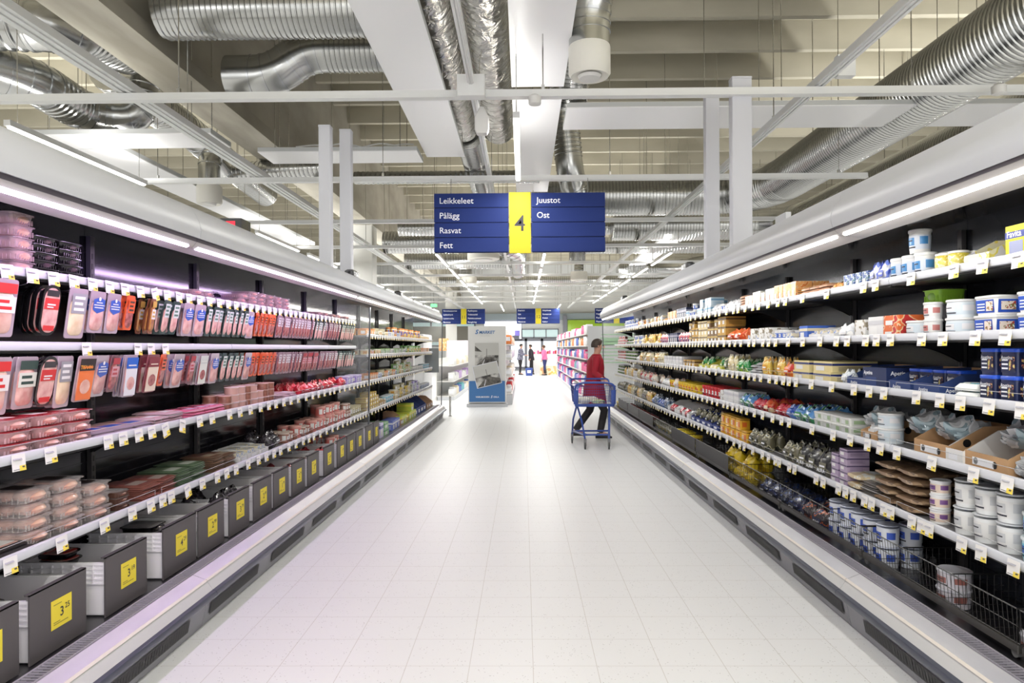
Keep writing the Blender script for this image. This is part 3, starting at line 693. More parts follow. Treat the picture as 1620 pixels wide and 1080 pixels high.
def hangpack(w_, h_, lab, meat=MEAT, style='top', edge=None, accent=W, name='meat_pack', word=None):
    a = MB(); a.rr([(0, w_ / 2, h_ / 2, .012, 0, h_ / 2), (.004, w_ / 2, h_ / 2, .012, 0, h_ / 2)], 2, ax='y')      # ax y: z value runs to -Y
    a.rr([(-.012, w_ * .36, h_ * .33, .02, 0, h_ * .42), (.0, w_ * .43, h_ * .41, .02, 0, h_ * .44)], 2, ax='y')
    a.rr([(.0045, w_ * .40, h_ * .36, .03, 0, h_ * .42), (.011, w_ * .34, h_ * .31, .03, 0, h_ * .42)], 3, 1, ax='y')
    m = MB(); y = -.0125
    if style == 'top': lbl(m, -w_ * .4, w_ * .4, h_ * .5, h_ * .9, y, 0, 0, 3, 1)
    elif style == 'shield':
        m.add([(-w_ * .4, y, h_ * .56), (-w_ * .1, y, h_ * .47), (w_ * .4, y, h_ * .55), (w_ * .38, y, h_ * .8), (w_ * .12, y, h_ * .84), (-w_ * .12, y, h_ * .84), (-w_ * .38, y, h_ * .8)], [tuple(range(7))], 0)
        m.add([(w_ * .08 * math.cos(t) , y - .001, h_ * .82 + w_ * .08 * math.sin(t)) for t in [k * .785 for k in range(8)]], [tuple(range(8))], 1)
        for k, (u, v) in enumerate(((.6, .3), (.66, .34), (.72, .2))): m.box(-w_ * v, w_ * v, y - .0008, y - .0002, h_ * u, h_ * u + h_ * .022, 1)
    elif style == 'full':
        lbl(m, -w_ * .44, w_ * .44, h_ * .04, h_ * .94, y, 0, 0); m.box(-w_ * .44, w_ * .44, y - .001, y - .0002, h_ * .68, h_ * .94, 1)
        m.add([(w_ * .3 * math.cos(t), y - .001, h_ * .33 + h_ * .16 * math.sin(t)) for t in [k * .52 for k in range(12)]], [tuple(range(12))], 2)
        m.box(-w_ * .3, w_ * .3, y - .002, y - .0012, h_ * .74, h_ * .77, 0)
    elif style == 'band':
        lbl(m, -w_ * .42, w_ * .42, h_ * .42, h_ * .7, y, 0, 0, 2, 1); lbl(m, -w_ * .42, w_ * .42, h_ * .76, h_ * .93, y, 1, 0)
    if word: text(m, word, w_ * .2, (-w_ * .42, y - .002, h_ * .72), 3, bold=.02)
    return Proto(name, 'meat pack', w_, .022, h_, [('wrapper', a, [edge or FILM, meat]), ('label', m, [C(lab), C(accent, .5, 0), meat, C((250, 176, 60))])])
def ovalpack(w_, h_, lab, tray=BLACKP, name='oval_meat_tray'):
    a = MB(); r = w_ * .5
    a.rr([(-.022, w_ * .38, h_ * .42, .045, 0, h_ / 2), (0, w_ * .44, h_ * .46, .05, 0, h_ / 2), (.001, w_ * .5, h_ * .5, .058, 0, h_ / 2), (.004, w_ * .5, h_ * .5, .058, 0, h_ / 2), (.004, w_ * .45, h_ * .46, .055, 0, h_ / 2)], 6, 0, ax='y')
    m = MB(); m.rr([(.0045, w_ * .42, h_ * .44, .05, 0, h_ / 2), (.006, w_ * .42, h_ * .44, .05, 0, h_ / 2)], 6, 1, ax='y')
    y = -.0068; m.box(-w_ * .4, w_ * .4, y - .0006, y, h_ * .52, h_ * .74, 0); m.box(-w_ * .25, w_ * .2, y - .0014, y - .0008, h_ * .6, h_ * .63, 2); m.box(-w_ * .25, w_ * .1, y - .0014, y - .0008, h_ * .55, h_ * .575, 2)
    m.box(-w_ * .3, w_ * .3, y - .0006, y, h_ * .1, h_ * .2, 0); m.box(-w_ * .34, w_ * .34, y - .0005, y, h_ * .78, h_ * .9, 3)
    return Proto(name, 'meat pack', w_, .03, h_, [('tray', a, tray), ('label', m, [C(lab), MEAT, C(W), C((40, 34, 40))])])
def lump(m, cx, cy, cz, rx, ry, rz, mi=0, ph=0.0, nu=12, nv=6):
    rings = []
    for k in range(nv + 1):
        v = -1.2 + 2.4 * k / nv; v = max(-1.54, min(1.54, v * 1.25))
        rings.append([(cx + rx * math.cos(v) * math.cos(t) * (1 + .13 * math.sin(3 * t + ph)), cy + ry * math.cos(v) * math.sin(t) * (1 + .1 * math.sin(2 * t + ph * 2)), cz + rz * math.sin(v)) for t in [6.2832 * q / nu for q in range(nu)]])
    m.loft(rings, mi)
def lidtray(w_, d_, h_, tray, content, film=None, label=None, name='meat_tray', lumps=3):
    """tapered clear tray with a flat rim, the meat inside and a film lid"""
    a = MB(); lw = h_ * .84
    a.rr([(0, w_ * .38, d_ * .40, .02), (h_ * .55, w_ * .43, d_ * .45, .024), (lw, w_ * .455, d_ * .465, .026), (lw + .001, w_ * .5, d_ * .5, .028), (lw + .004, w_ * .5, d_ * .5, .028), (lw + .004, w_ * .46, d_ * .468, .026)], 3, cap1=False)
    for k in range(9):
        x = -w_ * .36 + w_ * .72 * k / 8; a.box(x, x + .0025, -d_ * .455, -d_ * .425, h_ * .06, h_ * .5)
    for k in range(9):
        y = -d_ * .36 + d_ * .72 * k / 8
        for sg in (-1, 1): a.box(sg * w_ * .415, sg * w_ * .435, y, y + .0025, h_ * .06, h_ * .5)
    m = MB()
    for k in range(lumps):
        yy = -d_ * .30 + d_ * .60 * k / max(1, lumps - 1); lump(m, w_ * .02 * (-1) ** k, yy, h_ * .45, w_ * .36, d_ * .40 / lumps * 1.5, h_ * .46, 0, k * 1.7 + w_ * 9)
    P_ = [('tray', a, tray), ('contents', m, content)]
    f = MB(); f.rr([(lw + .0045, w_ * .47, d_ * .475, .026), (h_ * .97, w_ * .42, d_ * .43, .03), (h_, w_ * .3, d_ * .34, .03)], 3); P_.append(('film_lid', f, film or FILMC))
    if label:
        l_ = MB(); l_.rr([(h_ * 1.001, w_ * .24, d_ * .2, .01, 0, -d_ * .1), (h_ * 1.012, w_ * .24, d_ * .2, .01, 0, -d_ * .1)], 2); P_.append(('label', l_, C(label)))
    return Proto(name, 'meat tray', w_, d_, h_ * 1.02, P_)
def flatpack(w_, d_, t, edge, top, lab=W, name='flat_pack', cat='flat pack'):
    a = MB(); a.rr([(0, w_ / 2, d_ / 2, .006), (t * .35, w_ / 2, d_ / 2, .006), (t * .9, w_ * .44, d_ * .44, .02)], 2)
    m = MB(); m.rr([(t * .92, w_ * .40, d_ * .40, .02), (t, w_ * .38, d_ * .38, .02)], 2); m.rr([(t * 1.01, w_ * .36, d_ * .14, .005, 0, -d_ * .2), (t * 1.03, w_ * .36, d_ * .14, .005, 0, -d_ * .2)], 1, 1)
    return Proto(name, cat, w_, d_, t * 1.04, [('wrapper', a, edge), ('label', m, [top, C(lab)])])
def tub(w_, d_, h_, body, lid, lab=None, lab2=None, rnd=False, name='tub', cat='tub', word=None, taper=.86, cont=None, lidh=.14, clear=False):
    a = MB(); m = MB(); P_ = []
    if rnd:
        r = w_ / 2; n_ = 20
        a.lathe([(r * taper, 0), (r * .93, h_ * .86)], n_)
        m.lathe([(r * .97, h_ * (1 - lidh)), (r, h_ * (1 - lidh) + .002), (r, h_ * .97), (r * .93, h_), (r * .9, h_ * .985)], n_)
        if lab:
            l_ = MB(); z0, z1 = h_ * .16, h_ * .74
            def rad(z): return r * (taper + (.93 - taper) * z / (h_ * .86)) + .0012
            l_.lathe([(rad(z0), z0), (rad(z1), z1)], n_, cap0=False, cap1=False)
            k0 = -math.pi / 2
            def arc(z0, z1, a0, a1, mi, e=.0008):
                q = 6; vs = [((rad(z) + e) * math.cos(t), (rad(z) + e) * math.sin(t), z) for z in (z0, z1) for t in [k0 + a0 + (a1 - a0) * i / q for i in range(q + 1)]]
                l_.add(vs, [(i, i + 1, q + 2 + i, q + 1 + i) for i in range(q)], mi)
            arc(z0 + (z1 - z0) * .3, z1 - (z1 - z0) * .15, -.5, .5, 1); arc(z0 + (z1 - z0) * .6, z0 + (z1 - z0) * .68, -.35, .3, 2, .0016); arc(z0 + (z1 - z0) * .1, z0 + (z1 - z0) * .2, -.5, .6, 2, .0016)
            arc(z0 + (z1 - z0) * .2, z1, -1.4, -.75, 1); arc(z0 + (z1 - z0) * .35, z0 + (z1 - z0) * .9, 1.0, 1.8, 1)
            P_.append(('label', l_, [C(lab), C(lab2 or W), INK]))
    else:
        a.rr([(0, w_ / 2 * taper, d_ / 2 * taper, .014), (h_ * .86, w_ / 2 * .95, d_ / 2 * .95, .018)], 3)
        m.rr([(h_ * (1 - lidh), w_ / 2 * .98, d_ / 2 * .98, .018), (h_ * (1 - lidh) + .002, w_ / 2, d_ / 2, .02), (h_ * .97, w_ / 2, d_ / 2, .02), (h_, w_ / 2 * .95, d_ / 2 * .95, .018)], 3)
        if lab:
            l_ = MB()
            for q in range(2):
                y0 = -d_ / 2 * (taper + (.95 - taper) * .2) - .001; y1 = -d_ / 2 * (taper + (.95 - taper) * .85) - .001; u = w_ * .40
                l_.add([(-u, y0, h_ * .12), (u, y0, h_ * .12), (u, y1, h_ * .78), (-u, y1, h_ * .78)], [(0, 1, 2, 3)], 0)
                yy = (y0 + y1) / 2 - .0014
                l_.add([(u * .15, yy, h_ * .2), (u * .92, yy, h_ * .2), (u * .92, yy - .001, h_ * .7), (u * .15, yy - .001, h_ * .7)], [(0, 1, 2, 3)], 1)
                for k in range(3): l_.add([(-u * .85, yy, h_ * (.24 + .15 * k)), (u * .0, yy, h_ * (.24 + .15 * k)), (u * .0, yy, h_ * (.30 + .15 * k)), (-u * .85, yy, h_ * (.30 + .15 * k))], [(0, 1, 2, 3)], 2)
                if word: text(l_, word, w_ * .2, (-u * .9, y1 - .0022, h_ * .6), 2, bold=.01)
                # second face on the side that looks down the aisle
                o = len(l_.v) // 2 if q else 0
                break
            for sgn in (-1, 1):
                x0 = sgn * (w_ / 2 * (taper + (.95 - taper) * .2) + .001); x1 = sgn * (w_ / 2 * (taper + (.95 - taper) * .85) + .001); u = d_ * .38
                l_.add([(x0, -u, h_ * .12), (x0, u, h_ * .12), (x1, u, h_ * .78), (x1, -u, h_ * .78)], [(0, 1, 2, 3)], 0)
                xx = (x0 + x1) / 2 + sgn * .0016; l_.add([(xx, -u * .8, h_ * .25), (xx, u * .3, h_ * .25), (xx, u * .3, h_ * .68), (xx, -u * .8, h_ * .68)], [(0, 1, 2, 3)], 1)
            P_.append(('label', l_, [C(lab), cont or C(lab2 or W), WHT]))
    return Proto(name, cat, w_, d_ if not rnd else w_, h_, [('body', a, body), ('lid', m, lid)] + P_)
def carton(w_, d_, h_, c, band=None, name='carton', cat='carton', word=None, pic=None):
    a = MB(); a.rr([(0, w_ / 2, d_ / 2, .002), (h_, w_ / 2, d_ / 2, .002)], 1)
    m = MB(); y = -d_ / 2 - .0008
    if band: m.add([(-w_ / 2, y, h_ * .62), (w_ / 2, y, h_ * .62), (w_ / 2, y, h_ * .82), (-w_ / 2, y, h_ * .82)], [(0, 1, 2, 3)], 0)
    m.add([(-w_ * .36, y - .0004, h_ * .12), (w_ * .1, y - .0004, h_ * .12), (w_ * .1, y - .0004, h_ * .54), (-w_ * .36, y - .0004, h_ * .54)], [(0, 1, 2, 3)], 1)
    for sgn in (-1, 1):
        x = sgn * (w_ / 2 + .0008)
        if band: m.add([(x, -d_ / 2, h_ * .62), (x, d_ / 2, h_ * .62), (x, d_ / 2, h_ * .82), (x, -d_ / 2, h_ * .82)], [(0, 1, 2, 3)], 0)
        for k in range(4): m.add([(x, -d_ * .36, h_ * (.12 + .11 * k)), (x, d_ * (.3 - .1 * (k % 2)), h_ * (.12 + .11 * k)), (x, d_ * (.3 - .1 * (k % 2)), h_ * (.15 + .11 * k)), (x, -d_ * .36, h_ * (.15 + .11 * k))], [(0, 1, 2, 3)], 0)
        if word: text(m, word, min(d_ * .24, h_ * .26), (x + sgn * .001, sgn * -d_ * .42 if False else -sgn * -d_ * -.42, h_ * .66), 2, dx=(0, sgn * 1, 0), bold=.02)
    if word: text(m, word, min(w_ * .24, h_ * .26), (-w_ * .44, y - .001, h_ * .66), 2, bold=.02)
    return Proto(name, cat, w_, d_, h_, [('box', a, C(c, .5, .1) if isinstance(c, tuple) else c), ('print', m, [C(band or (60, 60, 70)), pic or C(W), WHT])])
def display(w_, d_, h_, c, inner=KRAFT, back=1.0, word=None, name='display_carton', holes=False):
    """open shelf-ready tray: low front lip, sloping sides, full back"""
    a = MB(); t = .004; f = .42
    a.box(-w_ / 2, w_ / 2, -d_ / 2, d_ / 2, 0, t, 0)
    a.box(-w_ / 2, w_ / 2, -d_ / 2, -d_ / 2 + t, t, h_ * f, 0); a.box(-w_ / 2, w_ / 2, d_ / 2 - t, d_ / 2, t, h_ * back, 0)
    for x in (-w_ / 2, w_ / 2 - t):
        a.loft([[(xx, -d_ / 2 + t, t), (xx, d_ / 2 - t, t), (xx, d_ / 2 - t, h_ * back), (xx, d_ * .05, h_ * back * .96), (xx, -d_ / 2 + t, h_ * f)] for xx in (x, x + t)], 0)
    a.box(-w_ / 2 + t * 1.1, w_ / 2 - t * 1.1, -d_ / 2 + t * 1.1, -d_ / 2 + t * 1.6, t, h_ * f, 1); a.box(-w_ / 2 + t * 1.1, w_ / 2 - t * 1.1, d_ / 2 - t * 1.6, d_ / 2 - t * 1.1, t, h_ * back, 1)
    m = MB(); y = -d_ / 2 - .0008
    if word: text(m, word, h_ * .2, (-w_ * .3, y, h_ * .12), 0, bold=.02)
    else: m.add([(-w_ * .3, y, h_ * .1), (w_ * .2, y, h_ * .1), (w_ * .2, y, h_ * f * .7), (-w_ * .3, y, h_ * f * .7)], [(0, 1, 2, 3)], 0)
    if word:
        for sgn in (-1, 1): text(m, word, h_ * .2, (sgn * (w_ / 2 + .001), -sgn * d_ * .4, h_ * .12), 0, dx=(0, sgn, 0), bold=.02)
    if holes:
        for sgn in (-1, 1):
            for u in (-.22, .18): m.add([(sgn * (w_ / 2 + .001), d_ * u + .02 * math.cos(q * .628), h_ * .5 + .02 * math.sin(q * .628)) for q in range(10)], [tuple(range(10))], 1)
        for u in (-.22, .22): m.add([(w_ * u + .016 * math.cos(q * .628), y, h_ * .2 + .016 * math.sin(q * .628)) for q in range(10)], [tuple(range(10))], 1)
    return Proto(name, 'display carton', w_, d_, h_ * back, [('tray', a, [C(c, .6, 0) if isinstance(c, tuple) else c, inner]), ('print', m, [WHT, BLACK])])
_rb = random.Random(3)
def bag(w_, d_, h_, cols, lie=False, name='bag', cat='bag', scale=18, rough=.3, label=True, crump=1.0, word=None):
    """soft crumpled bag, pinched at the top seam"""
    a = MB(); nu, nv = 26, 14; rings = []; ph = [_rb.uniform(0, 6) for _ in range(8)]
    tab = [[_rb.uniform(-1, 1) for _ in range(nu)] for _ in range(nv)]
    for k in range(nv):
        v = k / (nv - 1); prof = (math.sin(math.pi * min(1, .10 + v * .92)) ** .5); ring = []
        for q in range(nu):
            t = 2 * math.pi * q / nu; wob = 1 + crump * (.11 * math.sin(3 * t + ph[0] + v * 5) + .06 * math.sin(7 * t + ph[1] - v * 9) + .13 * tab[k][q] * (.3 + .7 * abs(math.sin(t))))
            th = d_ / 2 * prof * (1 - .75 * max(0, v - .72) / .28)
            cx = abs(math.cos(t)) ** .6 * (1 if math.cos(t) > 0 else -1); sx = abs(math.sin(t)) ** .8 * (1 if math.sin(t) > 0 else -1)
            ring.append((w_ / 2 * cx * (.9 + .1 * prof), th * sx * wob, h_ * v + crump * .012 * math.sin(5 * t + ph[3]) * v * v + crump * .006 * tab[k][q] * (0 < k < nv - 1)))
        rings.append(ring)
    a.loft(rings, 0)
    mt = Mprint('bagp_' + '_'.join(str(c[0] * 7 + c[1] * 3 + c[2]) for c in cols), cols, scale, rough)
    P_ = [('wrapper', a, mt)]
    m = MB(); y = -d_ * .6
    m.add([(-w_ * .28, y, h_ * .32), (w_ * .28, y, h_ * .32), (w_ * .26, y * .93, h_ * .62), (-w_ * .26, y * .93, h_ * .62)], [(0, 1, 2, 3)], 0)
    m.add([(-w_ * .2, y - .001, h_ * .42), (w_ * .2, y - .001, h_ * .42), (w_ * .2, y - .001, h_ * .5), (-w_ * .2, y - .001, h_ * .5)], [(0, 1, 2, 3)], 1)
    if word: text(m, word, w_ * .24, (-w_ * .3, y - .012, h_ * .2), 1, bold=.02)
    if lie:
        for q in (a, m): q.v = [(x, z - h_ / 2, -y_ * .8 + d_ * .62) for x, y_, z in q.v]
    zm = min(v_[2] for v_ in a.v)
    for q in (a, m): q.v = [(x, y_, z - zm) for x, y_, z in q.v]
    if label: P_.append(('label', m, [C(cols[-1]), WHT]))
    return Proto(name, cat, w_, d_, h_, P_) if not lie else Proto(name, cat, w_, h_, d_ * 1.1, P_)
def jar(r, h_, cont, lid=W):
    a = MB(); a.lathe([(r * .95, 0), (r, .006), (r, h_ * .82), (r * .9, h_ * .88)], 18)
    m = MB(); m.lathe([(r * .96, h_ * .88), (r * .98, h_ * .885), (r * .98, h_ * .985), (r * .9, h_)], 18)
    return Proto('cheese_jar', 'jar', r * 2, r * 2, h_, [('jar_body', a, cont), ('lid', m, C(lid))])

K = {}
def k_(key, desc, proto): K[key] = (desc, proto)
# hanging packs
BL, OR, GR, RD, NV = (44, 84, 178), (226, 92, 44), (46, 92, 72), (206, 48, 50), (30, 44, 92)
k_('h_pink', 'large pink meat pack with red and white label', hangpack(.16, .235, (226, 222, 220), CHICK, 'band', accent=RD))
k_('h_oval', 'black oval meat tray with red label', ovalpack(.135, .225, RD))
k_('h_cream', 'grey meat pack with cream slices', hangpack(.13, .235, (150, 150, 156), CREAMC, 'top', accent=W))
k_('h_blue', 'clear meat pack with blue shield label', hangpack(.13, .205, BL, MEAT, 'shield'))
k_('h_orange', 'narrow meat pack with orange label', hangpack(.078, .185, OR, SALAMI, 'top', C((222, 96, 52)), accent=(70, 40, 30)))
k_('h_brown', 'narrow brown and yellow sausage pack', hangpack(.06, .2, (224, 220, 214), Mnoise('sausage_brown', (150, 80, 46), (206, 150, 70), 20, .3, coat=.5), 'band', C((128, 74, 48)), accent=(200, 160, 70)))
k_('h_green', 'narrow dark green meat pack with white label', hangpack(.075, .2, (206, 214, 210), MEAT, 'top', C((44, 66, 64)), accent=(84, 120, 104)))
k_('h_pinkw', 'narrow salami pack with pale label', hangpack(.078, .19, (214, 206, 210), SALAMI, 'top', C((146, 116, 128)), accent=(150, 130, 140)))
k_('h_red', 'narrow dark red salami pack with pink label', hangpack(.078, .19, (204, 150, 160), SALAMI, 'band', C((120, 84, 92)), accent=(176, 60, 70)))
k_('h_meadow', 'pink meat pack with green meadow label', hangpack(.13, .22, (222, 224, 214), MEAT, 'band', accent=(52, 72, 66)))
k_('h_tis', 'orange meat pack with black lettered top label', hangpack(.125, .22, (232, 120, 60), CHICK, 'full', accent=(44, 34, 34), word='TISAAN'))
k_('h_bwhite', 'tall white meat pack with blue crown', hangpack(.115, .225, (226, 226, 232), MEAT, 'full', accent=(40, 96, 190)))
k_('h_maroon', 'maroon and cream sliced meat pack', hangpack(.13, .215, (232, 214, 196), SALAMI, 'full', C((140, 80, 88)), accent=(130, 48, 60)))
k_('h_whred', 'white pack showing one red sausage', hangpack(.12, .205, (220, 226, 216), SALAMI, 'full', accent=(200, 206, 200)))
# trays, flats, tubs of the meat cooler
k_('t_red', 'clear tray of meat under red film', lidtray(.19, .26, .048, M('tray_clear_pink', (232, 200, 206), .15, alpha=.4), MEAT, M('film_red', (214, 50, 66), .15, alpha=.72, coat=.6), label=(226, 216, 216)))
k_('t_pink', 'clear tray of pale raw chicken', lidtray(.19, .26, .056, M('tray_clear_grey', (214, 206, 206), .12, alpha=.34), CHICK, label=(60, 50, 50)))
k_('t_black', 'flat black meat tray', lidtray(.17, .19, .034, BLACKP, Mnoise('dark_tray_top', (40, 34, 40), (110, 90, 96), 20, .2, coat=.8), name='black_meat_tray'))
k_('t_pinkstack', 'clear plastic tray of pink meat', lidtray(.15, .19, .05, M('tray_pale_pink', (222, 196, 204), .15, alpha=.42), CHICK))
k_('t_flatpink', 'shallow clear tray of pink sliced meat', lidtray(.17, .19, .03, M('tray_pale_pink'), MEAT))
k_('t_brown', 'small tray of brown meat', lidtray(.12, .16, .03, M('tray_brownish', (96, 66, 56), .3, coat=.3), BROWNP))
k_('f_blue', 'flat meat pack with blue label', flatpack(.17, .24, .016, C((150, 136, 150)), MEAT, BL))
k_('f_pink', 'flat pink meat pack with white label', flatpack(.16, .22, .014, C((190, 160, 170)), MEAT, W))
k_('f_rose', 'flat rose-coloured meat pack', flatpack(.15, .2, .016, C((206, 110, 140)), Mnoise('rose_meat', (206, 60, 96), (236, 160, 180), 12, .25, coat=.7), (220, 190, 220)))
k_('f_redb', 'thin reddish-brown sliced meat pack', flatpack(.17, .24, .009, C((150, 92, 84)), SALAMI, (190, 170, 166)))
k_('f_green', 'thin green-edged sliced meat pack', flatpack(.17, .24, .009, C((96, 116, 92)), C((120, 140, 112)), (200, 206, 196)))
k_('f_brown', 'thin brown sliced meat pack', flatpack(.16, .22, .01, C((120, 92, 76)), BROWNP, (180, 160, 140)))
k_('f_dark', 'flat black-edged sliced meat pack', flatpack(.2, .26, .014, C((34, 32, 36)), MEAT, W))
k_('r_brown', 'small round tub of brown pate', tub(.1, .1, .05, BROWNP, C((196, 160, 150)), rnd=True, name='round_tub', taper=.93))
k_('r_brownt', 'tall round tub of brownish spread', tub(.1, .1, .085, BROWNP, C((206, 186, 176)), (178, 140, 130), rnd=True, name='round_tub', taper=.9))
k_('r_pink', 'tall round tub with pink label', tub(.11, .11, .11, C((206, 140, 134)), C((216, 160, 150)), (206, 110, 104), rnd=True, name='round_tub', taper=.9))
k_('b_lilac', 'lilac and blue carton tray', carton(.2, .26, .075, (172, 152, 204), (80, 90, 190)))
k_('b_dark', 'crumpled dark bag', bag(.2, .13, .13, [(52, 48, 54), (84, 78, 86), (36, 34, 38)], name='dark_bag', rough=.25))
k_('d_white', 'white shelf carton with small blue packs', display(.17, .24, .085, W, C((214, 214, 216)), back=.8))
k_('b_redbag', 'crumpled red meat bag', bag(.16, .1, .09, [(206, 44, 60), (234, 150, 150), (190, 30, 50)], name='meat_bag'))
k_('b_darkred', 'small dark red and white meat bag', bag(.14, .08, .08, [(150, 60, 66), (216, 180, 180), (90, 40, 44)], name='meat_bag'))
# spreads of the far meat cooler
k_('s_cream', 'cream-coloured spread tub', tub(.1, .12, .075, C((232, 222, 196)), C((236, 232, 220)), (226, 206, 150), (210, 150, 60), name='spread_tub'))
k_('s_yellow', 'yellow spread tub', tub(.1, .12, .08, C((230, 200, 80)), C((236, 214, 110)), (232, 196, 60), (60, 110, 60), name='spread_tub'))
k_('s_green', 'green and white spread tub', tub(.1, .12, .085, C((220, 228, 210)), C((150, 190, 120)), (120, 176, 96), W, name='spread_tub'))
k_('s_blue', 'blue and white spread tub', tub(.1, .12, .08, C((224, 228, 236)), C((226, 230, 236)), (70, 110, 190), W, name='spread_tub'))
k_('s_white', 'white spread tub', tub(.1, .12, .08, C(W), C(W), (214, 214, 206), (150, 160, 180), name='spread_tub'))
k_('s_orange', 'orange-lidded spread tub', tub(.12, .14, .09, C((236, 190, 140)), C((232, 140, 70)), (232, 160, 90), W, name='spread_tub'))
k_('s_khaki', 'olive and white round tub', tub(.1, .1, .11, C((206, 198, 170)), C((190, 182, 150)), (170, 160, 110), W, rnd=True, name='round_tub'))
k_('s_lilac', 'lilac spread tub', tub(.13, .16, .1, C((196, 182, 226)), C((206, 196, 232)), (150, 130, 210), W, name='spread_tub'))
k_('s_butter', 'gold wrapped butter block', carton(.11, .14, .055, (206, 176, 66), (150, 110, 40), name='butter_pack'))
k_('s_lbox', 'pale kraft box of small packs', display(.14, .2, .1, (206, 180, 140)))
k_('s_lblue', 'light blue tub', tub(.13, .13, .1, C((150, 206, 224)), C((220, 232, 238)), (120, 190, 220), W, rnd=True, name='round_tub'))
k_('s_bottle', 'small orange and white bottle', tub(.07, .07, .16, C((240, 226, 200)), C((226, 140, 60)), (236, 170, 80), (90, 110, 190), rnd=True, name='bottle', cat='bottle'))
k_('s_gbottle', 'small green-topped bottle', tub(.06, .06, .13, C((214, 226, 200)), C((120, 190, 90)), (150, 200, 110), W, rnd=True, name='bottle', cat='bottle'))
k_('x_green', 'pale green margarine carton', carton(.3, .26, .09, (150, 190, 150), (84, 150, 96), name='margarine_carton'))
k_('x_lime', 'lime and yellow margarine carton', carton(.24, .26, .13, (196, 212, 80), (236, 224, 90), name='margarine_carton'))
k_('x_blue', 'blue and white margarine carton', carton(.2, .2, .14, (110, 126, 206), (226, 228, 240), name='margarine_carton'))
k_('x_brown', 'brown margarine display carton', display(.26, .28, .22, (176, 140, 110)))
k_('x_navy', 'navy blue display carton with oblique cut sides', display(.34, .34, .3, (44, 66, 130)))
k_('x_lil', 'lilac and navy carton with white side', carton(.2, .26, .2, (206, 200, 230), (60, 70, 150), name='margarine_carton'))
# cheese cooler
k_('c_yellow', 'bright yellow carton with blue name band', carton(.17, .30, .14, (222, 214, 40), (52, 66, 150), word='Favita', name='cheese_carton', pic=C((150, 156, 190))))
k_('c_favdisp', 'open yellow and white display carton with blue band', display(.17, .26, .13, Mprint('fav_print', [(240, 236, 200), (240, 226, 110), (228, 228, 236)], 16)))
k_('c_jar', 'clear jar of yellow cheese cubes in oil', jar(.045, .095, Mprint('cheese_cubes', [(206, 190, 70), (236, 216, 110), (232, 222, 190)], 60)))
k_('c_bucket', 'white round tub with blue band', tub(.11, .11, .125, C(W), C(W), (214, 222, 236), (70, 140, 200), rnd=True, name='cheese_bucket'))
k_('c_wb', 'white and blue printed cheese bag', bag(.09, .06, .12, [(232, 232, 240), (120, 140, 220), (60, 80, 180)], name='cheese_bag'))
k_('c_navyp', 'blue picture cheese box', carton(.07, .12, .09, Mprint('navy_pic', [(60, 90, 150), (214, 220, 226), (90, 130, 170), (70, 110, 70)], 40), name='cheese_box'))
k_('c_bread', 'small orange cheese pack', bag(.08, .06, .05, [(226, 160, 90), (240, 200, 140), (206, 120, 60)], name='cheese_bag'))
k_('c_cracker', 'clear pack of round crackers', flatpack(.13, .18, .022, C((206, 160, 130)), Mnoise('cracker', (196, 140, 106), (226, 186, 156), 30, .4, coat=.3), (226, 190, 160), name='cracker_pack', cat='crackers'))
k_('c_orbox', 'tall orange printed cracker box', carton(.085, .12, .13, Mprint('or_print', [(236, 170, 100), (240, 206, 160), (222, 130, 60)], 26), name='cracker_box'))
k_('c_grbox', 'white cracker box with green pictures', carton(.1, .1, .12, Mprint('gr_print', [(232, 232, 222), (206, 222, 190), (226, 190, 170)], 34), name='cracker_box'))
k_('c_navybox', 'dark navy tall box', carton(.1, .12, .14, (40, 48, 84), (150, 150, 170), name='cheese_box'))
k_('c_lbox', 'pale blue and white cheese box', carton(.12, .14, .09, (206, 222, 232), (120, 170, 206), name='cheese_box'))
k_('c_wedge', 'cream cheese wedge pack', flatpack(.1, .14, .05, C((236, 222, 180)), Mprint('wedge_print', [(238, 226, 184), (232, 206, 130), (226, 120, 90)], 30), W, name='cheese_wedge', cat='cheese'))
k_('c_cup', 'small white and blue cup', tub(.08, .08, .08, C(W), C(W), (90, 120, 200), W, rnd=True, name='cup'))
k_('c_rcup', 'small red and white cup', tub(.085, .085, .06, C(W), C(W), (206, 60, 50), W, rnd=True, name='cup'))
k_('c_gcup', 'small dark green and white cup', tub(.085, .085, .06, C(W), C(W), (40, 60, 60), (150, 190, 90), rnd=True, name='cup'))
SAL = Mprint('salad_pic', [(226, 214, 200), (176, 60, 60), (110, 150, 70), (236, 236, 230)], 60)
k_('c_tubb', 'white cheese tub with blue picture label', tub(.15, .15, .085, C(W), C(W), (44, 84, 186), None, name='cheese_tub', cont=SAL))
k_('c_tubw', 'plain white round cheese tub', tub(.14, .14, .085, C((222, 230, 236)), C(W), (206, 218, 228), (226, 226, 230), rnd=True, name='cheese_tub', taper=.92))
k_('c_cup2', 'white cup with red and grey print', tub(.09, .09, .085, C(W), C(W), (222, 222, 222), (190, 120, 116), rnd=True, name='cup'))
k_('c_green', 'green tray of salad cheese', lidtray(.15, .16, .075, C((150, 200, 60)), Mnoise('green_film', (70, 110, 50), (130, 180, 70), 8, .3, coat=.5), name='salad_tray'))
k_('c_wbox', 'white cheese shipping box', carton(.16, .26, .12, (222, 222, 224), (200, 200, 206), name='cheese_box'))
k_('c_rbox', 'low orange and red cheese carton', carton(.15, .22, .06, Mprint('rb_print', [(222, 110, 60), (232, 206, 160), (190, 50, 50)], 18), name='cheese_box'))
k_('c_picbox', 'white cheese box with small picture', carton(.12, .16, .11, Mprint('pic_print', [(228, 228, 226), (226, 226, 226), (150, 140, 120)], 26), name='cheese_box'))
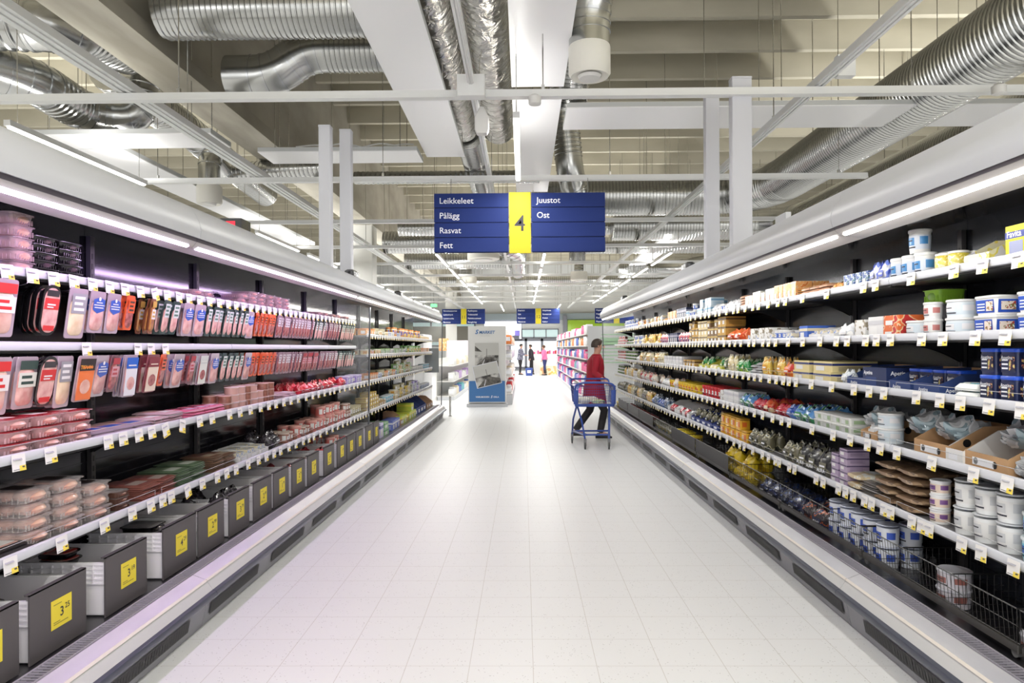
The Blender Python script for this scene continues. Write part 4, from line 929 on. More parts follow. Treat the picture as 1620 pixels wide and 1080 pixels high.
k_('c_wbag', 'crumpled white cheese bag', bag(.13, .09, .09, [(226, 228, 232), (206, 210, 218), (236, 236, 236)], name='cheese_bag'))
k_('c_wtray', 'low white cardboard tray', display(.2, .26, .09, W, C((210, 210, 212))))
k_('c_bluelid', 'flat blue-lidded cheese box', carton(.15, .2, .1, (60, 100, 190), (220, 210, 180), name='cheese_box'))
k_('c_small', 'small cream and blue cheese portion', carton(.06, .08, .055, Mprint('small_print', [(232, 222, 196), (120, 150, 210), (226, 226, 226)], 40), name='cheese_portion'))
k_('c_orbag', 'bulging orange cheese bag', bag(.22, .16, .12, [(226, 100, 50), (236, 150, 90), (206, 80, 40)], name='cheese_bag'))
k_('c_broch', 'leaning black and white cheese pack', flatpack(.12, .2, .02, C((180, 180, 184)), Mprint('bw_print', [(220, 220, 222), (70, 70, 76), (150, 150, 156)], 30), W, name='cheese_pack', cat='cheese'))
k_('c_gold', 'golden brown boxed cheese', carton(.13, .2, .085, (190, 150, 70), (90, 66, 36), name='cheese_box'))
k_('c_ybag', 'upright yellow grated cheese bag', bag(.13, .05, .15, [(236, 200, 90), (240, 224, 160), (222, 160, 50)], name='grated_cheese_bag'))
k_('c_rwrap', 'red and purple wrapped cheese', bag(.12, .06, .13, [(196, 80, 90), (226, 190, 190), (110, 60, 120)], name='cheese_bag'))
k_('c_clear', 'clear bag of pale cheese sticks', bag(.12, .05, .16, [(226, 214, 176), (236, 230, 210), (206, 190, 130)], name='cheese_bag'))
k_('c_apet', 'navy square cheese tub with bright blue lid', tub(.105, .105, .115, C((30, 40, 80)), C((34, 84, 206)), (32, 40, 76), (190, 120, 96), name='feta_tub', cont=Mprint('olive_pic', [(46, 46, 66), (196, 120, 100), (206, 200, 120)], 60), word='Apetina', taper=.9))
k_('c_apdisp', 'low navy display tray with white lettering', display(.22, .3, .13, (44, 66, 120), word='Apetina'))
k_('c_apbox', 'closed navy carton with white lettering', carton(.26, .3, .12, (28, 44, 88), None, word='Apetina', name='cheese_carton', pic=C((44, 66, 120))))
k_('c_greenw', 'tilted green and white flat cheese pack', flatpack(.15, .2, .035, C((226, 230, 228)), Mprint('gw_print', [(228, 230, 226), (90, 160, 110), (90, 170, 200)], 18), W, name='cheese_pack', cat='cheese'))
k_('c_creambox', 'long cream carton with navy stripe', carton(.28, .30, .07, (222, 206, 150), (30, 44, 110), name='cheese_carton'))
k_('c_clearw', 'clear wedge pack with white hexagon top', bag(.12, .08, .09, [(214, 220, 226), (150, 160, 170), (236, 236, 236)], name='cheese_pack'))
k_('c_redyel', 'red and yellow cheese bag', bag(.13, .09, .12, [(196, 50, 40), (236, 190, 60), (226, 120, 50)], name='cheese_bag'))
k_('c_grbag', 'green and white cheese bag', bag(.13, .08, .12, [(60, 150, 80), (226, 228, 210), (150, 190, 60)], name='cheese_bag'))
k_('c_yelgr', 'yellow-green display tray of cheese', display(.2, .26, .11, (206, 206, 80), C((190, 190, 90))))
k_('c_kbig', 'large brown carton with cut-out front and round holes', display(.3, .30, .17, KRAFT, KRAFT, holes=True))
k_('c_ksmall', 'brown carton with punched holes', display(.15, .29, .12, KRAFT, KRAFT, back=1, holes=True))
k_('c_wkbox', 'white shelf carton beside the brown one', display(.14, .29, .15, W, C((220, 220, 222)), back=1.1))
k_('c_poly', 'pale crumpled plastic bag', bag(.20, .2, .10, [(196, 198, 202), (222, 224, 228), (150, 170, 180)], name='plastic_bag', scale=10, rough=.18, label=False, crump=2.2))
k_('c_flatw', 'flat white cheese tub with green mark', tub(.13, .17, .05, C((226, 228, 224)), C(W), (222, 226, 220), (160, 186, 146), name='cheese_tub', lidh=.2))
k_('c_bluebag', 'blue and green printed cheese bag', bag(.16, .1, .11, [(70, 130, 190), (206, 222, 226), (60, 140, 90)], name='cheese_bag'))
k_('c_redpk', 'red bulging cheese pack', bag(.12, .1, .09, [(196, 36, 60), (220, 90, 90), (160, 26, 50)], name='cheese_bag'))
k_('c_bltray', 'low blue display tray', display(.26, .3, .07, (44, 70, 150), C((60, 80, 140)), back=.7))
k_('c_redpot', 'red lidded cheese pot', tub(.12, .12, .12, C((190, 40, 50)), C((206, 50, 56)), (196, 40, 50), W, rnd=True, name='cheese_pot'))
k_('c_yelpot', 'yellow round cheese pot', tub(.13, .13, .1, C((226, 190, 50)), C((232, 200, 60)), (236, 196, 40), (226, 110, 50), rnd=True, name='cheese_pot'))
k_('c_orw', 'orange and white cheese bag', bag(.14, .08, .12, [(232, 224, 210), (232, 150, 70), (226, 226, 226)], name='cheese_bag'))
k_('c_redwr', 'slanted red wrapped cheese', bag(.1, .05, .14, [(200, 50, 60), (230, 210, 210), (206, 70, 80)], name='cheese_bag'))
k_('c_wopen', 'open white carton with brown inside', display(.15, .3, .14, W, KRAFT))
k_('y_tall', 'tall white yoghurt tub', tub(.12, .12, .125, C((226, 228, 230)), C((206, 210, 216)), (222, 222, 222), (196, 198, 202), rnd=True, name='yoghurt_tub', taper=.84, lidh=.06))
k_('y_blue', 'light blue and white tub', tub(.12, .12, .1, C((190, 220, 228)), C((226, 232, 236)), (120, 200, 220), (50, 100, 180), rnd=True, name='yoghurt_tub'))
k_('y_small', 'small white tub with purple and yellow label', tub(.095, .095, .07, C(W), C((232, 232, 236)), (226, 206, 190), (120, 80, 140), rnd=True, name='yoghurt_tub', taper=.92))
k_('y_brown', 'brown paper cheese bag lying flat', bag(.22, .042, .26, [(140, 114, 90), (166, 140, 112), (112, 90, 70)], True, name='paper_bag', rough=.5, scale=9, label=False, crump=2.4))
k_('y_cream', 'cream-coloured flat cheese bag', bag(.2, .05, .24, [(206, 186, 150), (222, 206, 172), (226, 226, 220)], True, name='paper_bag', rough=.5))
k_('y_dark', 'thin dark striped cheese pack', flatpack(.17, .24, .012, C((110, 106, 104)), Mprint('dk_print', [(70, 66, 66), (190, 186, 180), (120, 100, 84)], 20), (200, 196, 190), name='cheese_pack', cat='cheese'))
k_('y_mauve', 'small mauve printed cheese box', carton(.1, .14, .045, (176, 158, 186), (90, 76, 110), name='cheese_box'))
k_('y_aura', 'black cheese bag with white lettering', bag(.15, .1, .15, [(34, 34, 38), (60, 58, 60), (110, 108, 90)], name='cheese_bag', word='AURA'))
k_('y_khaki', 'clear bag of olive and cream cheese', bag(.13, .09, .14, [(110, 106, 84), (190, 184, 150), (70, 72, 62)], name='cheese_bag'))
k_('y_orange', 'yellow round cheese pack with orange disc', tub(.15, .1, .1, C((230, 176, 50)), C((232, 180, 60)), (232, 176, 40), (222, 110, 40), name='cheese_pack', lidh=.06, taper=.94))
k_('y_navy', 'navy and brown cheese carton', display(.2, .3, .13, (40, 60, 130)))
k_('y_slant', 'slanted grey-blue cheese pack', bag(.1, .06, .15, [(120, 140, 170), (206, 210, 216), (90, 100, 120)], name='cheese_bag'))
k_('z_leaf', 'white yoghurt tub with blue leaves', tub(.125, .125, .12, C((226, 230, 240)), C((200, 206, 226)), (224, 228, 238), (70, 100, 200), rnd=True, name='yoghurt_tub', taper=.84, lidh=.05))
k_('z_navy', 'dark blue glossy bag', bag(.18, .14, .13, [(30, 40, 80), (50, 80, 150), (20, 26, 50)], name='dark_bag'))
k_('z_orange', 'dark bag with orange print', bag(.18, .12, .13, [(60, 50, 60), (206, 100, 50), (40, 50, 90)], name='dark_bag'))
k_('z_yellow', 'yellow wrapped cheese', bag(.15, .12, .13, [(226, 196, 40), (236, 214, 90), (200, 166, 30)], name='cheese_bag'))
k_('z_yeltub', 'yellow lidded cheese tub', tub(.16, .16, .09, C((226, 200, 80)), C((236, 210, 60)), (232, 206, 90), (120, 110, 60), rnd=True, name='cheese_tub'))
k_('z_creamtub', 'large cream-coloured round tub', tub(.2, .2, .1, C((226, 214, 170)), C((236, 232, 214)), (226, 210, 150), (150, 170, 190), rnd=True, name='cheese_tub'))
k_('z_red', 'red cheese bag', bag(.16, .12, .11, [(170, 36, 46), (206, 80, 80), (120, 30, 36)], name='cheese_bag'))
k_('z_oval', 'oval white tub printed with a picture', tub(.15, .15, .085, C((210, 206, 214)), C((190, 190, 200)), (200, 196, 206), (150, 96, 90), rnd=True, name='cheese_tub', taper=.9))

k_('c_grbox2', 'white cracker box with red pictures', carton(.09, .1, .10, Mprint('gr_print2', [(232, 230, 224), (222, 170, 150), (206, 206, 190)], 34), name='cracker_box'))
k_('c_gold2', 'dark brown boxed cheese', carton(.12, .2, .08, (120, 92, 60), (200, 170, 90), name='cheese_box'))
k_('c_cream2', 'cream-coloured boxed cheese', carton(.12, .18, .08, (214, 196, 150), (120, 96, 60), name='cheese_box'))
k_('c_grbag2', 'dark green and brown cheese bag', bag(.12, .08, .14, [(60, 80, 50), (120, 96, 70), (190, 196, 160)], name='cheese_bag'))
k_('c_bluebag2', 'deep blue and white cheese bag', bag(.15, .1, .10, [(40, 80, 170), (222, 226, 232), (90, 130, 200)], name='cheese_bag'))
k_('c_redpk2', 'orange and red cheese pack', bag(.12, .1, .1, [(206, 90, 50), (190, 40, 50), (230, 200, 160)], name='cheese_bag'))
k_('r_clear', 'clear round tub of pale pate', tub(.1, .1, .05, C((190, 150, 140)), C((214, 190, 190)), rnd=True, name='round_tub', taper=.93))
FILL = {'y_navy': 'y_khaki', 'c_wopen': 'c_wbag', 'c_wtray': 'c_small', 'c_yelgr': 'c_grbag', 's_lbox': 's_cream', 'x_navy': 's_yellow', 'x_brown': 's_cream', 'c_favdisp': 'c_small', 'd_white': 'c_small', 'c_wkbox': 'c_wbag', 'c_ksmall': 'c_wbag'}
# ---------------------------------------------------------------- stocking
RUNS = []
SHP = {'L0': 'top meat shelf', 'L1': 'second meat row', 'L2': 'third meat shelf', 'L3': 'fourth meat shelf', 'LD': 'meat cooler deck', 'LF0': 'top spreads shelf', 'LF1': 'second spreads shelf',
       'LF2': 'third spreads shelf', 'LF3': 'fourth spreads shelf', 'R0': 'top cheese shelf', 'R1': 'second cheese shelf', 'R2': 'third cheese shelf', 'R3': 'fourth cheese shelf', 'R4': 'fifth cheese shelf', 'RD': 'cheese cooler deck',
       'HA': 'upper meat hooks', 'HB': 'lower meat hooks'}
def run(sh, xa, xb, key, lev=1, rows=1, gap=.006, inset=None, jit=.006, rot=2, maxn=60, xoff=0.0, base=0.0, tilt=0, sparse=0):
    """stock one kind along a shelf between two columns of the photograph (measured, turned into metres)"""
    side = sh[0]
    if inset is None: inset = .008 if sh == 'L0' else .03
    if key[0] == 'f' or key in ('y_dark', 't_flatpink', 'c_broch'): rot, jit = 5, .02
    if sh[1] == 'D': X, Z = (1.93, .27)
    else:
        d = SH['LF' if sh.startswith('LF') else side][int(sh[-1])]; X, Z = d['X'] + .004, d['Z'] - .0195
    RUNS.append(dict(sh=sh, s=SIDES[side], X=X + inset, Z=Z + base, y0=1100 * (X + .05) / max(abs(xa - 828), abs(xb - 828)), y1=1100 * (X + .05) / min(abs(xa - 828), abs(xb - 828)), key=key, lev=lev, rows=rows, gap=gap, jit=jit, rot=rot, maxn=maxn, xoff=xoff, tilt=tilt, sparse=sparse))
for sh, rows_ in {
 'R0': [(1568, 1640, 'c_yellow', 1, 1), (1515, 1566, 'c_favdisp', 1, 1), (1462, 1512, 'c_jar', 1, 2), (1404, 1460, 'c_bucket', 1, 2), (1376, 1403, 'c_wb', 1, 2), (1336, 1375, 'c_navyp', 1, 2), (1318, 1335, 'c_bread', 1, 1),
        (1268, 1312, 'c_cracker', 3, 1), (1228, 1262, 'c_orbox', 1, 2), (1181, 1227, 'c_grbox|c_grbox2', 1, 2), (1170, 1180, 'c_cracker', 5, 1), (1128, 1168, 'c_wbag|c_cup', 1, 2), (1088, 1127, 'c_lbox|c_cup', 2, 2), (1072, 1087, 'c_navybox', 1, 1),
        (1058, 1071, 'c_orbox', 1, 1), (1010, 1057, 'c_wedge|c_bread|c_small', 2, 2), (990, 1009, 'c_cup', 2, 2)],
 'R1': [(1576, 1650, 'c_tubb', 2, 2), (1517, 1575, 'c_tubb', 2, 2), (1474, 1516, 'c_tubw', 2, 2), (1450, 1473, 'c_cup2', 2, 1), (1424, 1449, 'c_tubw', 1, 1), (1400, 1423, 'c_rbox', 2, 1), (1370, 1399, 'c_wbox', 1, 1),
        (1345, 1369, 'c_picbox', 1, 2), (1324, 1344, 'c_wbag', 1, 2), (1281, 1323, 'c_wtray', 1, 1), (1256, 1280, 'c_bluelid', 1, 1), (1220, 1255, 'c_small|c_cup', 1, 2), (1186, 1219, 'c_picbox|c_small', 1, 2), (1176, 1185, 'c_broch', 4, 1), (1152, 1175, 'c_orbag', 1, 1),
        (1092, 1150, 'c_gold|c_gold2|c_cream2', 3, 1), (1074, 1091, 'c_rwrap', 1, 3), (1058, 1073, 'c_navybox', 1, 1), (1046, 1057, 'c_rwrap', 1, 2), (1020, 1045, 'c_ybag|c_wedge', 1, 3), (1003, 1019, 'c_wedge|c_cup', 2, 1), (991, 1002, 'c_gcup', 2, 2), (977, 990, 'c_rcup', 3, 2)],
 'R2': [(1545, 1650, 'c_apet', 2, 2), (1492, 1543, 'c_greenw', 2, 1), (1404, 1490, 'c_apdisp', 1, 1), (1372, 1402, 'c_apbox', 1, 1), (1345, 1370, 'c_apdisp', 1, 1), (1322, 1344, 'c_clearw', 1, 2), (1254, 1320, 'c_creambox', 2, 1), (1206, 1252, 'c_redyel|c_ybag', 1, 3), (1184, 1204, 'c_broch', 5, 1),
        (1146, 1182, 'c_grbag|c_clear|c_grbag2', 1, 3), (1108, 1144, 'c_yelgr|c_wedge', 1, 1), (1082, 1106, 'c_gold', 1, 1), (1052, 1080, 'c_wbox', 1, 1), (1008, 1050, 'c_clear|c_ybag|c_wbag', 1, 3), (990, 1006, 'c_gcup', 3, 2), (976, 989, 'c_rcup', 4, 2)],
 'R3': [(1598, 1650, 'c_poly', 1, 1), (1527, 1597, 'c_kbig', 1, 1), (1504, 1526, 'c_wkbox', 1, 1), (1404, 1502, 'c_kbig', 1, 1), (1385, 1402, 'c_tubw', 2, 1), (1350, 1383, 'c_ksmall', 1, 1), (1287, 1345, 'c_flatw', 2, 2), (1250, 1285, 'c_bluebag|c_bluebag2', 1, 3), (1192, 1248, 'c_redpk|c_redpk2', 1, 3),
        (1172, 1190, 'c_bluebag', 1, 2), (1142, 1170, 'c_wbox|c_picbox|c_rbox', 1, 1), (1106, 1140, 'c_redpot', 1, 2), (1098, 1105, 'c_yelpot', 2, 1), (1072, 1097, 'c_yelpot', 1, 2), (1042, 1070, 'c_orw|c_yelpot|c_wbag', 1, 3), (1014, 1040, 'c_redwr|c_orw', 1, 3), (988, 1012, 'c_clear|c_wbox|c_ybag', 1, 3), (974, 987, 'c_gcup', 3, 2)],
 'R4': [(1600, 1640, 'y_blue', 2, 1), (1526, 1598, 'y_tall', 2, 2), (1484, 1525, 'y_tall', 2, 2), (1456, 1482, 'y_small', 3, 1), (1384, 1454, 'y_brown', 5, 1), (1366, 1383, 'y_dark', 6, 1), (1344, 1365, 'y_cream', 2, 1), (1314, 1342, 'y_mauve', 5, 1), (1262, 1312, 'y_aura', 1, 2), (1238, 1260, 'y_khaki|y_aura', 1, 3),
        (1216, 1236, 'c_bluebag', 1, 2), (1184, 1214, 'y_khaki', 1, 2), (1140, 1182, 'y_orange', 3, 1), (1094, 1138, 'y_navy', 1, 1), (1058, 1092, 'c_wopen|c_redpk', 1, 1), (1032, 1056, 'y_slant|c_bluebag2', 1, 3), (990, 1030, 'c_ybag|y_khaki|c_clear', 1, 3), (972, 988, 'y_khaki', 1, 2)],
 'RD': [(1600, 1640, 'z_oval', 1, 1), (1472, 1500, 'z_oval', 2, 1), (1304, 1398, 'z_leaf', 2, 2), (1264, 1302, 'z_orange', 1, 2), (1200, 1262, 'z_navy', 1, 2), (1140, 1185, 'z_yellow', 2, 2), (1070, 1100, 'z_yeltub', 2, 1), (1028, 1068, 'z_creamtub', 1, 2), (985, 1026, 'z_red', 1, 2), (975, 984, 'z_yeltub', 1, 1)],
 'L0': [(0, 32, 't_pinkstack', 5, 1), (36, 138, 't_black', 5, 1), (232, 284, 't_flatpink', 1, 1), (295, 348, 't_flatpink', 2, 1), (372, 455, 't_flatpink', 4, 1), (500, 548, 't_flatpink', 2, 1)],
 'L2': [(-10, 138, 't_red', 3, 1), (140, 235, 'f_blue', 2, 1), (236, 296, 'f_pink', 4, 1), (298, 352, 'f_rose', 3, 1), (354, 432, 'r_brown|r_clear', 3, 2), (434, 474, 'f_pink', 3, 1), (476, 508, 'b_redbag|b_darkred', 1, 3), (510, 545, 'b_redbag|f_rose', 2, 2), (547, 575, 's_lilac', 2, 1)],
 'L3': [(-20, 20, 'f_dark', 3, 1), (22, 172, 't_pink', 4, 1), (175, 214, 't_brown', 3, 1), (216, 272, 'f_redb', 9, 1), (274, 330, 'f_green', 10, 1), (332, 368, 'f_brown', 9, 1), (370, 420, 'd_white', 1, 1), (424, 446, 'b_dark', 1, 2), (448, 500, 'r_brownt|r_brown|r_pink', 1, 2), (502, 552, 'r_pink|r_brownt', 2, 2), (556, 575, 's_khaki', 1, 2)],
 'LF0': [(578, 592, 's_orange', 1, 2), (593, 612, 's_khaki|s_cream', 1, 2), (613, 634, 's_blue|s_white|s_bottle', 1, 2), (635, 664, 's_bottle|s_yellow', 1, 2), (665, 682, 's_cream', 1, 1)],
 'LF1': [(580, 600, 's_cream|c_rcup', 1, 2), (601, 616, 's_green', 1, 2), (617, 640, 's_white|s_green', 1, 2), (641, 664, 's_gbottle|s_yellow', 1, 2), (665, 682, 's_orange', 1, 1)],
 'LF2': [(580, 596, 's_orange', 1, 1), (597, 626, 's_blue|s_khaki|s_orange', 1, 2), (627, 650, 's_green|s_khaki|s_cream', 2, 1), (651, 668, 's_white', 1, 1), (669, 682, 's_lblue', 1, 1)],
 'LF3': [(576, 596, 's_butter', 4, 1), (597, 608, 's_lbox', 1, 1), (609, 622, 's_lblue', 1, 1), (623, 650, 's_cream|s_khaki|s_yellow', 2, 1), (651, 664, 's_white|s_lilac', 2, 1), (665, 682, 's_blue', 1, 1)],
 'LD': [(598, 604, 'x_lil', 1, 1), (605, 617, 'x_green', 2, 1), (618, 632, 'x_blue|x_brown', 1, 1), (633, 644, 'x_lime|s_yellow', 1, 2), (645, 653, 'x_lime|x_green', 2, 1), (654, 672, 'x_navy', 1, 1), (673, 686, 'x_brown', 1, 1)],
}.items():
    for xa, xb, key, lev, rows in rows_: run(sh, xa, xb, key, lev, rows)
# things heaped in open cartons (label says what lies in the carton)
run('R3', 1596, 1530, 'c_poly', 1, 1, base=.10, inset=.10, maxn=2); run('R3', 1500, 1410, 'c_poly', 1, 1, base=.08, inset=.08, maxn=3)
run('R3', 1382, 1352, 'c_poly', 1, 1, base=.06, inset=.06, maxn=1); run('R2', 1488, 1410, 'c_apet', 1, 1, base=.006, inset=.12, maxn=4)
run('R0', 1450, 1438, 'c_bucket', 1, 1, base=.127, maxn=1); run('R1', 1456, 1422, 'c_green', 1, 1, base=.174, inset=.12, maxn=1); 
BYSH = {}
for r_ in RUNS: BYSH.setdefault(r_['sh'], []).append(r_)
used = {}
def stack_word(l, n): return '' if n == 1 else (' bottom' if l == 0 else ' topmost' if l == n - 1 else f' {ORD[l]} up')
def plabel(desc, cn, h, b_, l_, wh):
    lb = f"{desc}, {ORD[min(cn, 69) - 1]} {'stack' if h > 1 else 'one'}{('', ' behind', ' furthest back')[min(b_, 2)]}{stack_word(l_, h)}, {wh}"
    if len(lb.split()) > 16: lb = f"{desc},{stack_word(l_, h)}{('', ' behind', ' furthest back')[min(b_, 2)]} {ORD[min(cn, 69) - 1]} along {wh}"
    return lb
rs = random.Random(21)
GAP = {'R0': .30, 'R1': .262, 'R2': .242, 'R3': .262, 'R4': .282, 'RD': .31, 'L0': .28, 'L2': .165, 'L3': .32, 'LF0': .3, 'LF1': .2, 'LF2': .28, 'LF3': .32, 'LD': .36}
for r_ in RUNS:
    keys = r_['key'].split('|'); s = r_['s']; pw = sum(K[k][1].w for k in keys) / len(keys)
    pitch = pw + r_['gap']; n_ = max(1, min(r_['maxn'], int((r_['y1'] - r_['y0'] + .02) / pitch))); y = r_['y0']; c = 0
    blk = [rs.choice((1, 2, 2, 3)) for _ in range(60)]; seq = []
    for q, t in enumerate(blk): seq += [keys[q % len(keys)]] * t
    slack = max(0, (r_['y1'] - r_['y0'] - n_ * pitch) / n_) if n_ * pitch > (r_['y1'] - r_['y0']) * .8 else 0
    wh = SHP[r_['sh']]
    while (c < n_ if len(keys) == 1 else y + .04 < r_['y1']) and c < r_['maxn']:
        key = seq[c]; desc, p = K[key]; c += 1
        yc = y + (p.w + r_['gap'] + slack) / 2; y += p.w + r_['gap'] + slack
        used[(r_['sh'], key)] = cn = used.get((r_['sh'], key), 0) + 1
        if yc > 14.88 or (s < 0 and abs(yc - 8.74) < p.w / 2 + .02): continue
        if yc > 5.5 and rs.random() < .04: continue
        h = r_['lev']
        h = max(1, min(h, int(GAP.get(r_['sh'], .26) / (p.h + .001))))
        if h >= 2 and (h >= 3 or yc > 5): h = max(1, h - rs.choice((0, 0, 1)))
        near = yc < 5.2
        for b_ in range(r_['rows']):
            if yc > 8 and b_ > 1: continue
            xi = r_['X'] + p.d / 2 + b_ * (p.d + .006)
            if xi + p.d / 2 > XB - .035: continue
            hb = h if not b_ or h < 2 else max(1, h - rs.choice((0, 1)))
            for l_ in range(hb):
                z = r_['Z'] + .0005 + l_ * (p.h + .0008); jx = rs.uniform(0, r_['jit']) if (l_ or h == 1) and not b_ else 0
                if p.cat == 'bag' or 'bag' in p.name: rot = 9
                else: rot = r_['rot']
                place(p, (s * (xi + jx), yc + rs.uniform(-.002, .002), z), (0, 0, (R(90) if s < 0 else R(-90)) + R(rs.uniform(-rot, rot))), plabel(desc, cn, hb, b_, l_, wh), f"{p.cat} goods on the {wh}", near)
        if key in FILL:
            d2, p2 = K[FILL[key]]; nx = max(1, int((p.w - .016) / (p2.w + .004))); ny = max(1, int((p.d - .03) / (p2.d + .004))); k2 = 0
            if p2.w < p.w - .01:
                for ix_ in range(nx):
                    for iy in range(min(ny, 3)):
                        k2 += 1; yy = yc + (ix_ - (nx - 1) / 2) * (p.w - .016) / nx; xx = r_['X'] + .012 + (iy + .5) * (p.d - .024) / min(ny, 3)
                        place(p2, (s * xx, yy, r_['Z'] + .006), (0, 0, (R(90) if s < 0 else R(-90)) + R(rs.uniform(-3, 3))), f"{d2}, {ORD[k2 - 1]} inside the {ORD[cn - 1]} {p.name.replace('_', ' ')}, {wh}"[:150], f"goods in cartons on the {wh}", False)

# hanging packs: one column per hook, a few packs deep
def hang(rowkey, ztop, items):
    cnt = {}
    for key, pxa, pxb, deep in items:
        desc, p = K[key]; ya, yb = 1100 * 2.11 / (828 - pxa), 1100 * 2.11 / (828 - pxb); n_ = max(1, int((yb - ya + .02) / (p.w + .008)))
        step = (yb - ya) / n_
        for c in range(n_):
            cnt[key] = cnt.get(key, 0) + 1; y = ya + step * (c + .5)
            for d_ in range(deep):
                x = 2.10 + .034 * d_ + random.uniform(0, .004); tl = R(9 + random.uniform(-2, 2))
                z = ztop - p.h * math.cos(tl)
                x0 = x - math.sin(tl) * p.h * .5 + .025
                pos = 'front' if d_ == 0 else f'{ORD[d_]} pack behind the front'
                lb = f"{desc}, {pos}, {ORD[min(cnt[key], 60) - 1]} such column, {SHP[rowkey]}"
                if len(lb.split()) > 16: lb = f"{desc}, {'front' if d_ == 0 else ORD[d_] + ' behind'}, {ORD[min(cnt[key], 60) - 1]} column, {SHP[rowkey]}"
                # local tilt: the lower edge swings out to the aisle
                place(p, (-x0 + 0.0, y + random.uniform(-.003, .003) + (.010 * d_ if p.w > .1 else 0), z), (R(0), -tl * 1.0, R(90) + R(random.uniform(-4, 7))) if False else Matrix_rot(tl, R(90) + R(random.uniform(-3, 8))), lb, f'meat packs on the {SHP[rowkey]}', y < 5.6)
def Matrix_rot(tl, rz):
    return (Matrix.Rotation(rz, 3, 'Z') @ Matrix.Rotation(tl, 3, 'X')).to_euler()
hang('HA', 1.788, [('h_pink', -60, 28, 2), ('h_oval', 40, 92, 4), ('h_cream', 94, 122, 1), ('h_blue', 128, 184, 2), ('h_orange', 185, 206, 2), ('h_brown', 226, 241, 3), ('h_green', 244, 274, 4), ('h_blue', 280, 316, 2), ('h_green', 319, 385, 3),
    ('h_blue', 386, 396, 1), ('h_orange', 398, 430, 4), ('h_pinkw', 432, 492, 3), ('h_green', 494, 510, 2), ('h_pinkw', 511, 534, 2), ('h_green', 535, 556, 2)])
hang('HB', 1.474, [('h_pink', -60, 8, 2), ('h_meadow', 10, 42, 2), ('h_oval', 44, 72, 2), ('h_cream', 74, 104, 2), ('h_tis', 106, 132, 1), ('h_blue', 134, 158, 2), ('h_red', 160, 176, 3), ('h_bwhite', 180, 212, 3), ('h_maroon', 214, 242, 2), ('h_orange', 243, 250, 1),
    ('h_blue', 254, 286, 2), ('h_red', 288, 298, 2), ('h_whred', 300, 322, 3), ('h_blue', 323, 340, 2), ('h_green', 342, 376, 3), ('h_blue', 378, 388, 1), ('h_orange', 390, 430, 4), ('h_pinkw', 432, 470, 3), ('h_red', 472, 498, 2), ('h_pinkw', 500, 530, 2), ('h_green', 531, 556, 2)])

# white crates with grey fronts along the deck of the meat cooler
CRATE = M('crate_white', (238, 236, 240), .35, alpha=1.0); CRF = M('crate_front_grey', (84, 80, 82), .5)
def crate(y0, y1, price, k):
    root = empty('produce_crate', (-1.92, (y0 + y1) / 2, .2705), 0, f'white plastic crate with grey front and yellow {price} card, {ORD[k]} from the near end', 'crate', 'white crates on the meat cooler deck'); o = root.location
    xa, xb = -1.932, -2.335; z0, z1 = .271, .52; t = .006; ya, yb = y0 + .012, y1 - .012
    m = MB()
    m.box(xb, xa, ya + .02, yb - .02, z0, z0 + .006)
    for (p0, p1) in (((xa, ya + .018), (xa - t, yb - .018)), ((xb, ya + .018), (xb + t, yb - .018))): m.box(p1[0], p0[0], p0[1], p1[1], z0 + .006, z1 - .004) if p1[0] < p0[0] else m.box(p0[0], p1[0], p0[1], p1[1], z0 + .006, z1 - .004)
    for y in (ya + .012, yb - .018): m.box(xb, xa, y, y + t, z0 + .006, z1 - .004)
    # ribbed collar
    for z, h in ((z1 - .012, .012), (z1 - .032, .005), (z1 - .055, .005), (z1 - .078, .005), (z1 - .10, .005)):
        m.box(xb - .004, xa + .004, ya, ya + .012, z, z + h); m.box(xb - .004, xa + .004, yb - .012, yb, z, z + h)
    for q in range(9):
        x = xb + (xa - xb) * q / 8 * .96 + .004; m.box(x, x + .006, ya + .001, ya + .012, z1 - .10, z1 - .012); m.box(x, x + .006, yb - .012, yb - .001, z1 - .10, z1 - .012)
    m.build('crate_body', CRATE, root, o, False)
    f = MB(); f.box(-1.930, -1.922, y0, y1, .272, .548); f.box(-1.945, -1.922, y0, y1, .542, .549)
    fr = f.build('front_panel', CRF, root, o, False)
    c = MB(); yc = (y0 + y1) / 2 + .01; x = -1.9205; u = .064
    c.box(x - .0006, x, yc - u, yc + u, .36, .478); a, b_ = price.split('.')
    text(c, a, .054, (x + .0006, yc - .012, .402), 1, dx=(0, 1, 0), bold=.012); text(c, b_, .032, (x + .0006, yc + .02, .424), 1, dx=(0, 1, 0), bold=.012); 
    for q, (v, l_) in enumerate(((.456, .05), (.384, .04), (.376, .09))): c.box(x + .0002, x + .0005, yc - .05, yc - .05 + l_, v, v + .0035, 2)
    c.build('price_card', [M('card_yellow', (236, 216, 62), .6), INK, M('card_print', (150, 140, 60), .6)], fr, o, False)
    return root
CR = [(2.30, 2.62, '2.59'), (2.678, 3.026, '3.25'), (3.168, 3.517, '3.19'), (3.68, 4.05, '4.29'), (4.08, 4.43, '2.99'), (4.51, 4.84, '3.79'), (4.92, 5.27, '2.49'), (5.32, 5.66, '1.99'), (5.74, 6.08, '2.79'), (6.16, 6.50, '3.49'), (6.66, 7.02, '2.29'), (7.14, 7.5, '1.89'), (7.54, 7.9, '2.15'), (7.95, 8.3, '3.05'), (8.44, 8.8, '2.65'), (8.86, 9.22, '1.79')]
for k, (a, b_, pr_) in enumerate(CR): crate(a, b_, pr_, k)
